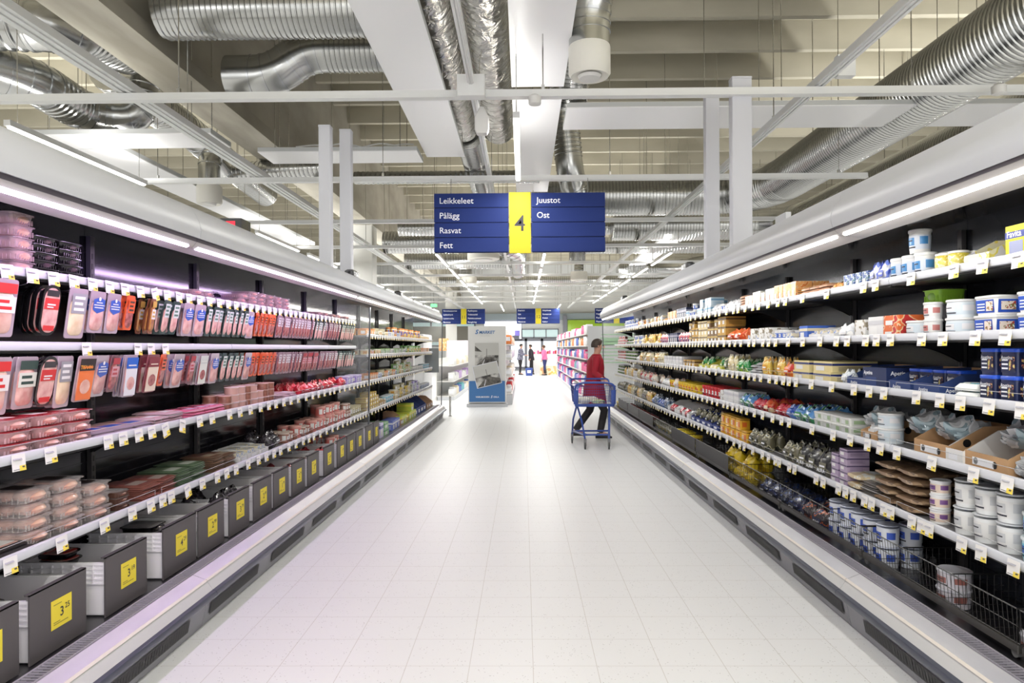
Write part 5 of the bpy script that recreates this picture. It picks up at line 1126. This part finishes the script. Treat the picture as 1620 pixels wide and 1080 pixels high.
incr = {0: ('h_oval', 10), 1: ('h_oval', 10), 2: ('h_oval', 14), 3: ('t_black', 3), 4: ('f_dark', 2), 5: ('b_dark', 3), 6: ('f_dark', 3), 7: ('f_redb', 4), 8: ('b_darkred', 4), 9: ('f_redb', 8), 10: ('b_redbag', 4), 11: ('r_pink', 4), 12: ('b_redbag', 4), 14: ('f_pink', 3), 15: ('f_pink', 3)}
for k, (key, n_) in incr.items():
    a, b_, pr_ = CR[k]; desc, p = K[key]; yc = (a + b_) / 2
    for q in range(n_):
        if key in ('h_oval',):      # oval trays lying flat, two stacks
            cx = -2.06 if q % 2 else -2.24; lay = q // 2
            base = .305 + .036 * lay
            rot = (Matrix.Rotation(R(90 + random.uniform(-14, 14)), 3, 'Z') @ Matrix.Rotation(R(-90), 3, 'X')).to_euler()
            loc = (cx - .11, yc + random.uniform(-.03, .03), base)
        elif key in ('b_dark', 'b_redbag', 'b_darkred', 'r_pink'):
            cx = (-2.03, -2.2)[q % 2]; loc = (cx, yc + (.075 if q // 2 else -.075), .30 + (.12 if key != 'r_pink' else .17)); rot = (0, 0, R(90 + random.uniform(-10, 10)))
        else:
            loc = (-2.13, yc + random.uniform(-.01, .01), .42 + q * (p.h + .001)); rot = (0, 0, R(90 + random.uniform(-4, 4)))
        place(p, loc, rot, f"{desc}, {ORD[q]} one inside the {ORD[k]} white crate", f'packs in the {ORD[k]} white crate', a < 4.6)

# black wire baskets along the deck of the cheese cooler
WIRE = M('basket_wire', (30, 29, 29), .4, .2)
def basket(y0, y1, k, solid):
    root = empty('wire_basket', (2.1, (y0 + y1) / 2, .2705), 0, f"long black wire basket, {ORD[k]} from the near end of the cheese cooler deck", 'wire basket', 'black wire baskets on the deck'); o = root.location
    xa, xb = 1.915, 2.33; z0, z1 = .335, .475
    m = MB(); n_ = int((y1 - y0) / .028)
    for q in range(n_ + 1):
        y = y0 + (y1 - y0) * q / n_; m.tube([(xa, y, z1), (xa + .012, y, z0)], .0016, 3, caps=False)
        if q % 3 == 0: m.tube([(xa + .012, y, z0), (xb, y, z0)], .0018, 3, caps=False)
    for z in (z1, (z0 + z1) / 2, z0): m.tube([(xa + (z1 - z) * .086, y0, z), (xa + (z1 - z) * .086, y1, z)], .0035 if z == z1 else .002, 4)
    m.build('front_mesh', WIRE, root, o)
    for q in range(4):
        y = y0 + (y1 - y0) * q / 3; m = MB()
        for u in range(14):
            x = xa + (xb - xa) * u / 13; m.tube([(x, y, z1 - .001), (x, y, z0)], .0016, 3, caps=False)
        m.tube([(xa, y, z1), (xb, y, z1)], .003, 4); m.build('divider', WIRE, root, o)
    m = MB(); m.rr([(.30, .012, (y1 - y0) / 2, .004, xa + .015, (y0 + y1) / 2), (.33, .012, (y1 - y0) / 2, .004, xa + .015, (y0 + y1) / 2)], 1); m.build('base_bar', M('basket_bar', (74, 72, 70), .4, .2), root, o)
    for y in (y0 + .03, y1 - .03):
        for x in (xa + .02, xb - .03):
            m = MB(); m.loft([[(x + dx, y + .02 * math.cos(a) , .2925 + .02 * math.sin(a)) for a in [6.283 * i / 12 for i in range(12)]] for dx in (-.008, .008)]); m.build('wheel', M('wheel_grey', (120, 120, 122), .5), root, o)
    if solid:
        m = MB(); m.box(xa - .006, xa - .003, y0 + .01, y1 - .01, z0, z1 + .002); m.build('front_strip', M('strip_black', (40, 38, 38), .5), root, o)
for k in range(10):
    y0 = 1.46 + 1.262 * k; basket(y0 + .006, y0 + 1.25, k, k >= 4 and k != 6)
print('placed goods', NPL)
# ================================================================ promotion stand, trolley, people, far fixtures
SB = M('stand_blue', (62, 116, 176), .4); SW = M('stand_white', (228, 228, 226), .45)
PH1 = Mnoise('photo_print', (60, 58, 56), (206, 204, 200), 3.4, .4, detail=5, lo=.42, hi=.56); PH2 = Mnoise('photo_print_dark', (40, 38, 36), (120, 116, 110), 9, .4, detail=5)
PHS = M('photo_sky', (196, 196, 192), .4); 
root = empty('promotion_stand', (-.92, 17.9, 0), 0, 'tall white and blue promotion stand with two monochrome photographs in the aisle', 'promotion stand'); o = root.location
MB().box(-1.41, -.45, 17.70, 18.1, .10, 2.06).build('stand_body', SW, root, o)
MB().box(-1.45, -.41, 17.66, 18.14, 0.0, .08).build('base', LGREY, root, o)
MB().box(-1.385, -.475, 17.688, 17.698, .13, .66).build('blue_panel', SB, root, o)
m = MB(); text(m, 'S', .15, (-1.23, 17.69, 1.86), 0, bold=.03, shear=.3); text(m, 'MARKET', .105, (-1.13, 17.69, 1.865), 0, bold=.015, shear=.15)
text(m, 'ruokakauppa lähelläsi', .03, (-1.1, 17.69, 1.80), 1)
m.build('header_lettering', [SB, M('print_grey')], root, o)
m = MB(); text(m, 'VARUBODEN', .058, (-1.22, 17.684, .235), 0, bold=.03); text(m, 'S', .085, (-.84, 17.684, .23), 0, bold=.03, shear=.3); text(m, 'OSLA', .058, (-.77, 17.684, .235), 0, bold=.03)
m.build('footer_lettering', WHT, root, o)
def photo(cx, cz, w_, h_, rot, yy, name, frame):
    m = MB(); c, s_ = math.cos(R(rot)), math.sin(R(rot))
    def qd(u0, u1, v0, v1, d, mi, pts=None):
        pts = pts or [(u0, v0), (u1, v0), (u1, v1), (u0, v1)]
        m.add([(cx + u * c - v * s_, yy - d, cz + u * s_ + v * c) for u, v in pts], [tuple(range(len(pts)))], mi)
    hw, hh = w_ / 2, h_ / 2
    if frame: qd(-hw - .015, hw + .015, -hh - .015, hh + .015, 0, 0)
    qd(-hw, hw, -hh, hh, .001, 1); qd(-hw, hw, -hh, -hh * .05, .002, 2)
    qd(0, 0, 0, 0, .003, 3, [(-hw, -hh), (hw, -hh), (hw, -hh * .55), (hw * .1, -hh * .2), (-hw * .2, -hh * .3)])
    qd(-.006, .006, -hh * .2, hh * .5, .003, 3)
    if not frame: qd(0, 0, 0, 0, .003, 3, [(-hw, hh * .3), (-hw * .4, hh * .25), (-hw, hh * .75)])
    qd(0, 0, 0, 0, .004, 0, [(-hw * .45, -hh * .95), (-hw * .38, -hh * .95), (-hw * .15, -hh * .4), (-hw * .19, -hh * .4)])
    m.build(name, [WHT, PHS, PH1, PH2], root, o, False)
photo(-.935, 1.33, .60, .60, 0, 17.694, 'upper_photograph', False); photo(-.93, .82, .62, .55, 13, 17.684, 'tilted_photograph', True)

m = MB(); m.lathe([(.04, 0), (.04, .01), (.022, .02)], 16, (0, 0, 0)); m.lathe([(.021, .02), (.021, .44), (.015, .45)], 16)
tag(m.build('steel_bollard', STEEL, loc=(-1.62, 15.3, 0)), 'short steel post standing at the far corner of the meat cooler', 'bollard')

# shopping trolley
BF = M('trolley_blue', (48, 78, 158), .35, coat=.3); 
root = empty('shopping_trolley', (1.06, 10.55, 0), 0, 'blue shopping trolley with a few groceries at the cheese cooler', 'shopping trolley'); o = root.location
def T(name, pts_list, r, mt=BF, closed=False, nseg=6):
    m = MB()
    for p in pts_list: m.tube(p, r, nseg, closed=closed)
    return m.build(name, mt, root, o)
T('frame', [[(.80, 10.42, .64), (.86, 10.30, .40), (.90, 10.22, .14)], [(.80, 10.46, .64), (.76, 10.7, .4), (.755, 10.88, .14)],
            [(1.28, 10.42, .64), (1.265, 10.3, .4), (1.25, 10.22, .14)], [(1.28, 10.46, .64), (1.31, 10.7, .4), (1.33, 10.88, .14)],
            [(.885, 10.25, .215), (1.253, 10.25, .215)], [(.757, 10.86, .2), (1.328, 10.86, .2)], [(.885, 10.25, .215), (.757, 10.86, .2)], [(1.253, 10.25, .215), (1.328, 10.86, .2)]], .015)
# wire basket with solid blue corners
m = MB(); x0, x1, ya, yb = .74, 1.36, 10.28, 11.0
def rim(z, t): return [(x0 + t, ya + t, z), (x1 - t, ya + t, z), (x1 - t, yb, z), (x0 + t, yb, z)]
for z, t in ((.93, 0), (.86, .008), (.78, .016), (.70, .026)): m.tube(rim(z, t), .003 if z < .93 else .006, 5, closed=True)
for k in range(23):
    x = x0 + (x1 - x0) * k / 22; m.tube([(x, ya, .93), (x0 + .03 + (x1 - x0 - .06) * k / 22, ya + .03, .655), (x0 + .03 + (x1 - x0 - .06) * k / 22, yb, .655)], .0022, 4)
for k in range(16):
    y = ya + (yb - ya) * k / 15
    for X, tx in ((x0, .03), (x1, -.03)): m.tube([(X, y, .93), (X + tx, y, .655)], .0022, 4)
m.build('basket', M('trolley_wire', (70, 84, 150), .35, .3), root, o)
for a, b_ in ((x0 - .004, x0 + .07), (x1 - .07, x1 + .004)):
    m = MB(); m.rr([(.66, (b_ - a) / 2 - .004, .02, .01, (a + b_) / 2, ya + .03), (.87, (b_ - a) / 2, .02, .01, (a + b_) / 2, ya + .0)]); m.build('corner_shield', BF, root, o)
m = MB(); m.rr([(.625, .29, .03, .02, 1.05, ya + .03), (.665, .30, .03, .02, 1.05, ya + .02)]); m.build('lower_rim', BF, root, o)
T('front_hoop', [bend([(.755, 10.28, .86), (.77, 10.26, .955), (.90, 10.25, .985), (1.2, 10.25, .985), (1.33, 10.26, .955), (1.345, 10.28, .86)], .06)], .015)
T('handle', [bend([(.75, 10.98, .92), (.75, 11.08, 1.0), (1.35, 11.08, 1.0), (1.35, 10.98, .92)], .06)], .014)
for x, y in ((.90, 10.22), (1.25, 10.22), (.755, 10.88), (1.33, 10.88)):
    m = MB(); m.box(x - .018, x + .018, y - .02, y + .02, .10, .16); m.box(x - .016, x - .011, y - .015, y + .035, .05, .12); m.box(x + .011, x + .016, y - .015, y + .035, .05, .12)
    c = m.build('caster', M('caster_grey', (128, 128, 132), .4, .4), root, o)
    m = MB(); rg = [[(x + dx, y + .02 + rad * math.cos(2 * math.pi * q / 18), .0625 + rad * math.sin(2 * math.pi * q / 18)) for q in range(18)] for dx, rad in ((-.011, .045), (-.009, .062), (.009, .062), (.011, .045))]
    m.loft(rg); m.build('wheel', M('wheel_rubber', (66, 66, 68), .5), c, o)
def grocery(name, lb, loc, size, mt, rz=0):
    m = MB(); sx, sy, sz = size; rings = []
    for z, f in ((0, .85), (.2, 1), (.7, .95), (1, .6)):
        rings.append([(sx * f * math.cos(a) * (1 + .12 * math.sin(3 * a + z * 4)), sy * f * math.sin(a) * (1 + .1 * math.cos(2 * a)), z * sz) for a in [2 * math.pi * k / 18 for k in range(18)]])
    m.loft(rings); x = m.build(name, mt, loc=loc); x.rotation_euler = (0, 0, rz); tag(x, lb, 'groceries')
grocery('grocery_bag', 'white grocery bag lying at the near left inside the trolley', (.90, 10.5, .662), (.10, .12, .09), M('bag_white', (232, 230, 224), .4))
grocery('grocery_bag', 'green and pink printed bag lying in the middle of the trolley', (1.12, 10.5, .662), (.1, .13, .055), Mprint('bag_greenpink', [(200, 220, 170), (232, 190, 190), (150, 180, 90)], 14))
grocery('grocery_bag', 'pale bag behind the others in the trolley', (1.02, 10.8, .662), (.13, .1, .08), M('bag_pale', (214, 206, 196), .4))

SKIN = M('skin', (206, 160, 138), .5)
def person(loc, rz, label, joints, coat, pants, hair_c, bag=None, boots=(38, 36, 38), skirt=None, group=None):
    """body = one skinned surface; clothes and hair are children. local +X is forward"""
    root = empty('person', loc, rz, label, 'person', group)
    J = dict(joints)
    names = list(J); vs = [J[k][0] for k in names]; rad = [J[k][1] for k in names]
    E = [('pelvis', 'waist'), ('waist', 'chest'), ('chest', 'neck'), ('neck', 'head0'), ('head0', 'head1'), ('head1', 'head2'),
         ('pelvis', 'hipL'), ('hipL', 'kneeL'), ('kneeL', 'ankleL'), ('ankleL', 'toeL'), ('pelvis', 'hipR'), ('hipR', 'kneeR'), ('kneeR', 'ankleR'), ('ankleR', 'toeR'),
         ('chest', 'shL'), ('shL', 'elL'), ('elL', 'wrL'), ('wrL', 'haL'), ('chest', 'shR'), ('shR', 'elR'), ('elR', 'wrR'), ('wrR', 'haR')]
    for sd in 'LR':
        h = Vector(J['ha' + sd][0]); d = (h - Vector(J['wr' + sd][0])).normalized()
        for q in range(4):
            off = Vector((0, 0, 0)); side = Vector((0, 1, 0)).cross(d).normalized() if abs(d.y) < .9 else Vector((1, 0, 0))
            p = h + side * (.024 - .016 * q); a = p + d * (.038 - .004 * abs(q - 1)); b_ = a + (d * .4 + Vector((0, 0, -1))).normalized() * .026
            names += [f'f{sd}{q}a', f'f{sd}{q}b']; vs += [a, b_]; rad += [(.0085, .0085), (.007, .007)]
            E += [('ha' + sd, f'f{sd}{q}a'), (f'f{sd}{q}a', f'f{sd}{q}b')]
        p = Vector(J['wr' + sd][0]) + d * .035; side = Vector((0, 1, 0)).cross(d).normalized() if abs(d.y) < .9 else Vector((1, 0, 0))
        names += [f't{sd}']; vs += [p + side * .045 + d * .02]; rad += [(.009, .009)]; E += [('wr' + sd, f't{sd}')]
    me = bpy.data.meshes.new('body'); idx = {k: i for i, k in enumerate(names)}
    me.from_pydata([tuple(v) for v in vs], [(idx[a], idx[b_]) for a, b_ in E], [])
    o = bpy.data.objects.new('body', me); col.objects.link(o); o.parent = root
    sk = o.modifiers.new('skin', 'SKIN')
    for i, r_ in enumerate(rad): me.skin_vertices[0].data[i].radius = r_
    me.skin_vertices[0].data[0].use_root = True
    ss = o.modifiers.new('sub', 'SUBSURF'); ss.levels = 2; ss.render_levels = 2
    me.materials.append(SKIN)
    # face: nose, eyes, ears, mouth as sub shapes on the head
    hd = Vector(J['head1'][0]); m = MB()
    m.loft([[(hd.x + .085 + .0, hd.y + sy * .012, hd.z + z) for sy, z in ((-1, -.03), (1, -.03), (.5, .02), (-.5, .02))], [(hd.x + .112, hd.y + sy * .006, hd.z + z) for sy, z in ((-1, -.024), (1, -.024), (.5, -.01), (-.5, -.01))]])
    for sy in (-1, 1): m.lathe([(.0, -.018), (.012, -.012), (.014, .01), (.002, .02)], 8, (hd.x - .005, hd.y + sy * .082, hd.z))
    m.build('nose_and_ears', SKIN, root)
    for o2 in (bpy.data.objects[-1:] if False else []): pass
    m = MB()
    for sy in (-1, 1): m.lathe([(.001, -.008), (.009, -.003), (.009, .003), (.001, .008)], 8, (hd.x + .082, hd.y + sy * .032, hd.z + .012), 0)
    m.box(hd.x + .086, hd.x + .092, hd.y - .022, hd.y + .022, hd.z - .058, hd.z - .052, 1)
    m.build('eyes_and_mouth', [INK, M('lip', (170, 96, 92), .5)], root)
    m = MB(); rings = []
    for k in range(9):
        ph = math.pi * (.02 + .60 * k / 8); rr_ = math.sin(ph)
        rings.append([(hd.x - .012 + (.108 * rr_) * math.cos(a) * (1 if math.cos(a) < 0 else max(.35, 1 - .65 * max(0, k - 3) / 5)), hd.y + .092 * rr_ * math.sin(a), hd.z + .02 + .108 * math.cos(ph)) for a in [2 * math.pi * q / 20 for q in range(20)]])
    m.loft(rings); m.build('hair', M('hair_%d' % hair_c[0], hair_c, .6), root)
    def garment(name, rings, mt):
        m = MB(); rr2 = []
        for (cx, cy, cz, ax_, ay) in rings:
            rr2.append([(cx + ax_ * math.cos(a) * (1 + .03 * math.sin(5 * a + cz * 9)), cy + ay * math.sin(a) * (1 + .03 * math.cos(4 * a + cz * 7)), cz) for a in [2 * math.pi * q / 28 for q in range(28)]])
        m.loft(rr2); return m.build(name, mt, root)
    ch, pv, nk = Vector(J['chest'][0]), Vector(J['pelvis'][0]), Vector(J['neck'][0])
    cm = coat[0]; hem = coat[1]
    rg = [(nk.x, nk.y, nk.z - .01, .068, .066), (nk.x - .01, nk.y, nk.z - .06, .10, .13), (ch.x, ch.y, ch.z + .06, .135, .19), (ch.x, ch.y, ch.z - .06, .145, .195), ((ch.x + pv.x) / 2, pv.y, (ch.z + pv.z) / 2 - .04, .14, .18), (pv.x, pv.y, pv.z + .02, .165, .205)]
    if hem < pv.z - .1: rg += [(pv.x + .01, pv.y, (pv.z + hem) / 2, .19, .22), (pv.x + .01, pv.y, hem, .205, .23)]
    else: rg += [(pv.x, pv.y, hem, .165, .205)]
    garment('coat', list(reversed(rg)), cm)
    for sd in 'LR':
        m = MB(); a, b_, c = (Vector(J[k + sd][0]) for k in ('sh', 'el', 'wr')); ins = a + (ch + Vector((0, 0, .05)) - a) * .4
        m.tube([ins, a, a.lerp(b_, .5), b_, b_.lerp(c, .5), c.lerp(b_, .06)], [.075, .07, .062, .056, .048, .042], 14); m.build('sleeve', cm, root)
        m = MB(); a, b_, c = (Vector(J[k + sd][0]) for k in ('hip', 'knee', 'ankle'))
        m.tube([a + Vector((0, 0, .04)), a, a.lerp(b_, .5), b_, b_.lerp(c, .45), c.lerp(b_, .1)], [.095, .1, .082, .064, .06, .05], 14); m.build('trouser_leg', pants, root)
        t = Vector(J['toe' + sd][0]); d = (t - c); d.z = 0; d.normalize(); sd_ = Vector((-d.y, d.x, 0)); m = MB()
        m.tube([Vector((c.x, c.y, c.z)) + (b_ - c).normalized() * .2, c + (b_ - c).normalized() * .08, c], [.062, .058, .052], 14)
        rings = []
        for u, hw, hz in ((-.075, .03, .05), (-.05, .042, .085), (.02, .045, .09), (.1, .048, .062), (.16, .042, .045), (.195, .02, .03)):
            base = Vector((c.x, c.y, max(0, c.z - .1))) + d * u
            rings.append([base + sd_ * (hw * math.cos(q)) + Vector((0, 0, hz / 2 + hz / 2 * math.sin(q) * 1.0)) for q in [2 * math.pi * k / 14 for k in range(14)]])
        m.loft(rings); m.build('boot', M('boot_dark', boots, .5), root)
    return root
def pose(front, back, h=1.0, arm=None):
    """joints for a walking or standing figure 1.63 m tall"""
    j = [('pelvis', ((0, 0, .86), (.11, .13))), ('waist', ((.01, 0, 1.0), (.09, .12))), ('chest', ((.03, 0, 1.22), (.10, .15))), ('neck', ((.05, 0, 1.40), (.05, .05))),
         ('head0', ((.065, 0, 1.44), (.06, .06))), ('head1', ((.075, 0, 1.52), (.088, .075))), ('head2', ((.07, 0, 1.575), (.07, .062)))]
    for sd, sy, (kx, ax_, tx, kz, az) in (('L', .09, back), ('R', -.09, front)):
        j += [('hip' + sd, ((0, sy, .82), (.085, .085))), ('knee' + sd, ((kx, sy, kz), (.055, .055))), ('ankle' + sd, ((ax_, sy * .95, az), (.04, .04))), ('toe' + sd, ((tx, sy, .035), (.035, .03)))]
    arm = arm or [((.0, .23, 1.08), (.08, .24, .86)), ((.0, -.23, 1.08), (.08, -.24, .86))]
    for sd, sy, (el, wr) in (('L', 1, arm[0]), ('R', -1, arm[1])):
        w_ = Vector(wr); e_ = Vector(el); hh = w_ + (w_ - e_).normalized() * .07
        j += [('sh' + sd, ((.03, sy * .165, 1.31), (.055, .055))), ('el' + sd, (el, (.04, .04))), ('wr' + sd, (wr, (.025, .03))), ('ha' + sd, (tuple(hh), (.028, .016)))]
    return [(k, (tuple(c * h for c in p), r_)) for k, (p, r_) in j]
RED = Mnoise('coat_red', (176, 22, 48), (150, 14, 38), 3, .7)
person((1.16, 11.5, 0), 0, 'person in a long red coat and dark boots walking behind the blue trolley',
       pose((.16, .09, .26, .47, .11), (-.06, -.30, -.14, .46, .13), arm=[((.05, .2, 1.08), (.22, .14, .93)), ((.0, -.22, 1.08), (.10, -.36, 1.0))]), (RED, .55), M('leggings', (34, 32, 36), .7), (70, 60, 52))
CHK = Mprint('plaid_shirt', [(96, 98, 120), (190, 190, 204), (60, 60, 84)], 12, .8, 0)
person((-.18, 38.4, 0), R(-20), 'person in a plaid shirt and dark trousers standing at the far checkout', pose((.04, .02, .18, .47, .11), (-.02, -.05, .1, .47, .11), 1.05, [((.1, .2, 1.1), (.32, .15, 1.05)), ((.1, -.2, 1.1), (.32, -.15, 1.05))]), (CHK, .84), M('leggings'), (40, 34, 30), group='people at the far checkout')
person((.45, 38.9, 0), R(180), 'person in dark clothes facing the plaid shirt at the far checkout', pose((.05, .03, .2, .47, .11), (-.03, -.08, .06, .47, .11), 1.03), (M('coat_dark', (44, 40, 48), .7), .8), M('leggings'), (60, 44, 36), group='people at the far checkout')
person((1.15, 37.6, 0), R(160), 'person in a pink jacket bending by the far yellow display', pose((.05, .03, .2, .47, .11), (-.03, -.08, .06, .47, .11), 1.0), (M('coat_pink', (222, 120, 168), .7), .86), M('jeans', (50, 56, 110), .7), (90, 60, 40), group='people at the far checkout')
m = MB(); m.rr([(0, .17, .13, .03), (.4, .2, .16, .03), (.42, .21, .17, .03)]); m.box(-.1, .1, -.166, -.15, .15, .3, 1); tag(m.build('shopping_basket', [BF, WHT], loc=(.30, 37.3, .0)), 'blue shopping basket on the floor between the far customers', 'basket')

# far counters and displays
def fix(name, label, cat, x0, x1, y0, y1, z0, z1, mt, group=None):
    m = MB(); cx, cy = (x0 + x1) / 2, (y0 + y1) / 2; hx, hy = (x1 - x0) / 2, (y1 - y0) / 2
    m.rr([(z0, hx, hy, .02), (z1 - .02, hx, hy, .02), (z1, hx - .015, hy - .015, .02)]); o = m.build(name, mt, loc=(cx, cy, 0)); return tag(o, label, cat, group)
COLS = {'pink': (214, 84, 140), 'white': (226, 226, 226), 'blue': (70, 100, 180), 'red': (190, 50, 50), 'yellow': (232, 200, 80), 'green': (110, 170, 90), 'cream': (226, 214, 186), 'lilac': (180, 150, 200), 'teal': (90, 170, 180), 'orange': (226, 130, 60)}
PK = {k: M('pack_' + k, v, .4) for k, v in COLS.items()}
def box_mesh(w_, d_, h_, mt, key=None, _c={}):
    key = (w_, d_, h_, mt.name)
    if key not in _c:
        m = MB(); m.rr([(0, w_ / 2 - .003, d_ / 2 - .003, .006), (.004, w_ / 2, d_ / 2, .006), (h_ - .004, w_ / 2, d_ / 2, .006), (h_, w_ / 2 - .003, d_ / 2 - .003, .006)], 1)
        m.box(-w_ * .35, w_ * .35, -d_ / 2 - .001, -d_ / 2, h_ * .35, h_ * .8, 1); m.box(-w_ * .35, w_ * .35, d_ / 2, d_ / 2 + .001, h_ * .35, h_ * .8, 1)
        _c[key] = m.mesh('pack', [mt, WHT], fix=True)
    return _c[key]
PACKS = []
def pack(x, y, z, w_, d_, h_, ck, rz, where): PACKS.append((y, x, z, w_, d_, h_, ck, where))
def flush_packs():
    """the 290 nearest packs are objects; those past them are one mass"""
    PACKS.sort(); cnt = {}; m = MB(); mk = sorted(PK)
    for n_, (y, x, z, w_, d_, h_, ck, where) in enumerate(PACKS):
        if n_ < 290:
            o = bpy.data.objects.new('household_pack', box_mesh(w_, d_, h_, PK[ck])); col.objects.link(o); o.location = (x, y, z + .0005)
            k = cnt[(where, ck)] = cnt.get((where, ck), 0) + 1
            tag(o, f'{ck} pack, {ORD[min(k, 69) - 1]} {ck} one from near end, {where}', 'packaged goods', f'packs on the {where}')
        else: m.box(x - w_ / 2, x + w_ / 2, y - d_ / 2, y + d_ / 2, z + .0005, z + h_, mk.index(ck))
    tag(m.build('distant_goods', [PK[k] for k in mk], smooth=False), 'rows of small coloured packs on the distant shelving', 'packaged goods', kind='stuff')
def gondola(x0, x1, y0, y1, zs, side, label, where, cols, pitch=.3, height=2.05, end=None, hmax=.24):
    """free-standing shelving along Y whose shelves face side (-1: left, 1: right)"""
    root = empty('shelving_unit', ((x0 + x1) / 2, (y0 + y1) / 2, 0), 0, label, 'shelving unit'); o = root.location
    xb = x1 if side < 0 else x0
    MB().box(min(xb, xb - side * .03), max(xb, xb - side * .03), y0, y1, .0, height).build('back_panel', OFFW, root, o)
    MB().box(x0 + .02, x1 - .001, y0, y1, 0, zs[0] - .03).build('plinth', LGREY, root, o)
    if end is not None: MB().box(end[0], end[1], y0 - .03, y0, 0.0, height).build('end_panel', M('end_panel_grey', (210, 211, 213), .4), root, o)
    for q, z in enumerate(zs):
        MB().box(x0, x1 - .03 if side < 0 else x1, y0, y1, z - .025, z).build('shelf', OFFW, root, o)
        y = y0 + .1
        while y < y1 - .1:
            ck = cols[q % len(cols)][int((y - y0) / .9) % len(cols[q % len(cols)])]; wd = random.choice((.14, .18)); hh = random.choice((.6, .8, 1.0)) * min(hmax, (zs[q + 1] - z - .06) if q + 1 < len(zs) else hmax)
            hh = round(hh, 2); xx = (x0 + .1) if side < 0 else (x1 - .1)
            pack(xx, y + wd / 2, z, .16, wd, hh, ck, 0, where); y += wd + pitch * .12 + (.02)
    return root
gondola(1.62, 2.1, 17.95, 34.5, [.15, .5, .85, 1.2, 1.55, 1.86], -1, 'long white shelving unit behind the trolley with household packs', 'shelving behind trolley',
        [['lilac', 'white', 'pink', 'blue'], ['blue', 'white', 'pink', 'lilac'], ['pink', 'pink', 'white', 'lilac', 'teal'], ['pink', 'blue', 'white'], ['white', 'orange', 'cream', 'blue'], ['white', 'pink', 'white']], end=(1.66, 3.0), pitch=.3)
m = MB(); 
for k in range(9): m.box(1.95 + .03 * (k % 3), 2.85, 17.912, 17.918, 1.1 + .09 * k, 1.12 + .09 * k)
m.box(2.05, 2.9, 17.912, 17.918, 1.55, 1.72, 0)
tag(m.build('green_notice', M('notice_green', (150, 206, 150), .5)), 'pale green printed notice on the end panel behind the person', 'notice')
gondola(-.52, -.30, 18.3, 26, [.3, .75, 1.2, 1.6], 1, 'white shelving unit directly behind the promotion stand', 'shelving behind promotion stand', [['white', 'red', 'white'], ['white', 'cream', 'white'], ['white', 'white', 'lilac'], ['orange', 'white', 'cream']], pitch=.5)
gondola(-2.5, -2.0, 20.0, 36, [.12, .55, 1.0], 1, 'low white shelving with small goods past the far end of the meat cooler', 'low shelving past meat cooler', [['white', 'cream', 'blue', 'teal'], ['white', 'white', 'lilac'], ['white', 'cream']], height=1.2, pitch=.5)
fix('display_counter', 'white far counter with yellow printed front at the end of the aisle', 'counter', .9, 1.85, 37.9, 38.6, 0, .5, Mprint('yellow_print', [(240, 232, 200), (236, 208, 90), (222, 170, 120)], 5))
fix('display_counter', 'pale counter with pink goods above the yellow printed one', 'counter', .55, 1.9, 39.6, 40.3, .0, 1.15, M('counter_white', (224, 224, 226), .5))
for k in range(12): pack(.62 + .11 * k, 39.65, 1.15, .1, .1, .12 + .04 * (k % 3), ['pink', 'white', 'pink', 'red'][k % 4], 0, 'far pale counter')
fix('wall_poster', 'orange poster by the far white column', 'poster', -4.75, -4.2, 39.0, 39.04, 1.35, 2.05, Mprint('orange_poster', [(236, 166, 96), (244, 214, 170), (236, 166, 96)], 6))
fix('banner', 'bright green banner with white symbols on the far wall', 'banner', 2.9, 6.6, 45.5, 45.56, 2.35, 3.3, Mprint('banner_green', [(168, 208, 60), (168, 208, 60), (176, 214, 80)], 1))
m = MB(); text(m, 'YO', .5, (3.9, 45.48, 2.62), 0, bold=.03); text(m, '1', .5, (5.2, 45.48, 2.45), 0, bold=.03); tag(m.build('banner_lettering', WHT, loc=(0, 0, 0)), 'white symbols mounted on the green banner', 'lettering')
fix('hanging_board', 'small purple hanging sign left of the far glazing', 'sign', -.5, -.2, 40, 40.04, 2.2, 2.5, M('sign_purple', (120, 110, 196), .4))
fix('hanging_board', 'dark long board under the small purple sign', 'sign', -1.5, -.25, 44.5, 44.55, 2.05, 2.3, M('board_dark', (96, 98, 112), .4))
fix('far_shelf', 'dark storage shelf on the far wall left of the column', 'shelf', -9, -2.4, 44.6, 45.2, 1.9, 2.9, M('dark_storage', (110, 108, 100), .7))
fix('far_shelf', 'pale fixture with lilac goods right of the far column', 'shelf', -4.0, -2.9, 36.2, 36.8, .0, 1.9, M('fixture_lilac', (214, 204, 216), .6))
fix('display_table', 'low beige display on the floor past the far end of the meat cooler', 'display', -3.3, -2.6, 27, 28, .0, .22, M('beige_goods', (214, 178, 132), .6))
fix('dark_screen', 'dark screen beyond the glass end of the meat cooler', 'screen', -2.6, -2.1, 17.2, 17.25, .9, 1.5, M('screen_dark', (60, 64, 70), .3))
fix('fixture_cabinet', 'white fixture standing just beyond the meat cooler end', 'cabinet', -2.9, -2.45, 17.0, 18.6, .0, 1.85, M('counter_white'))

flush_packs()
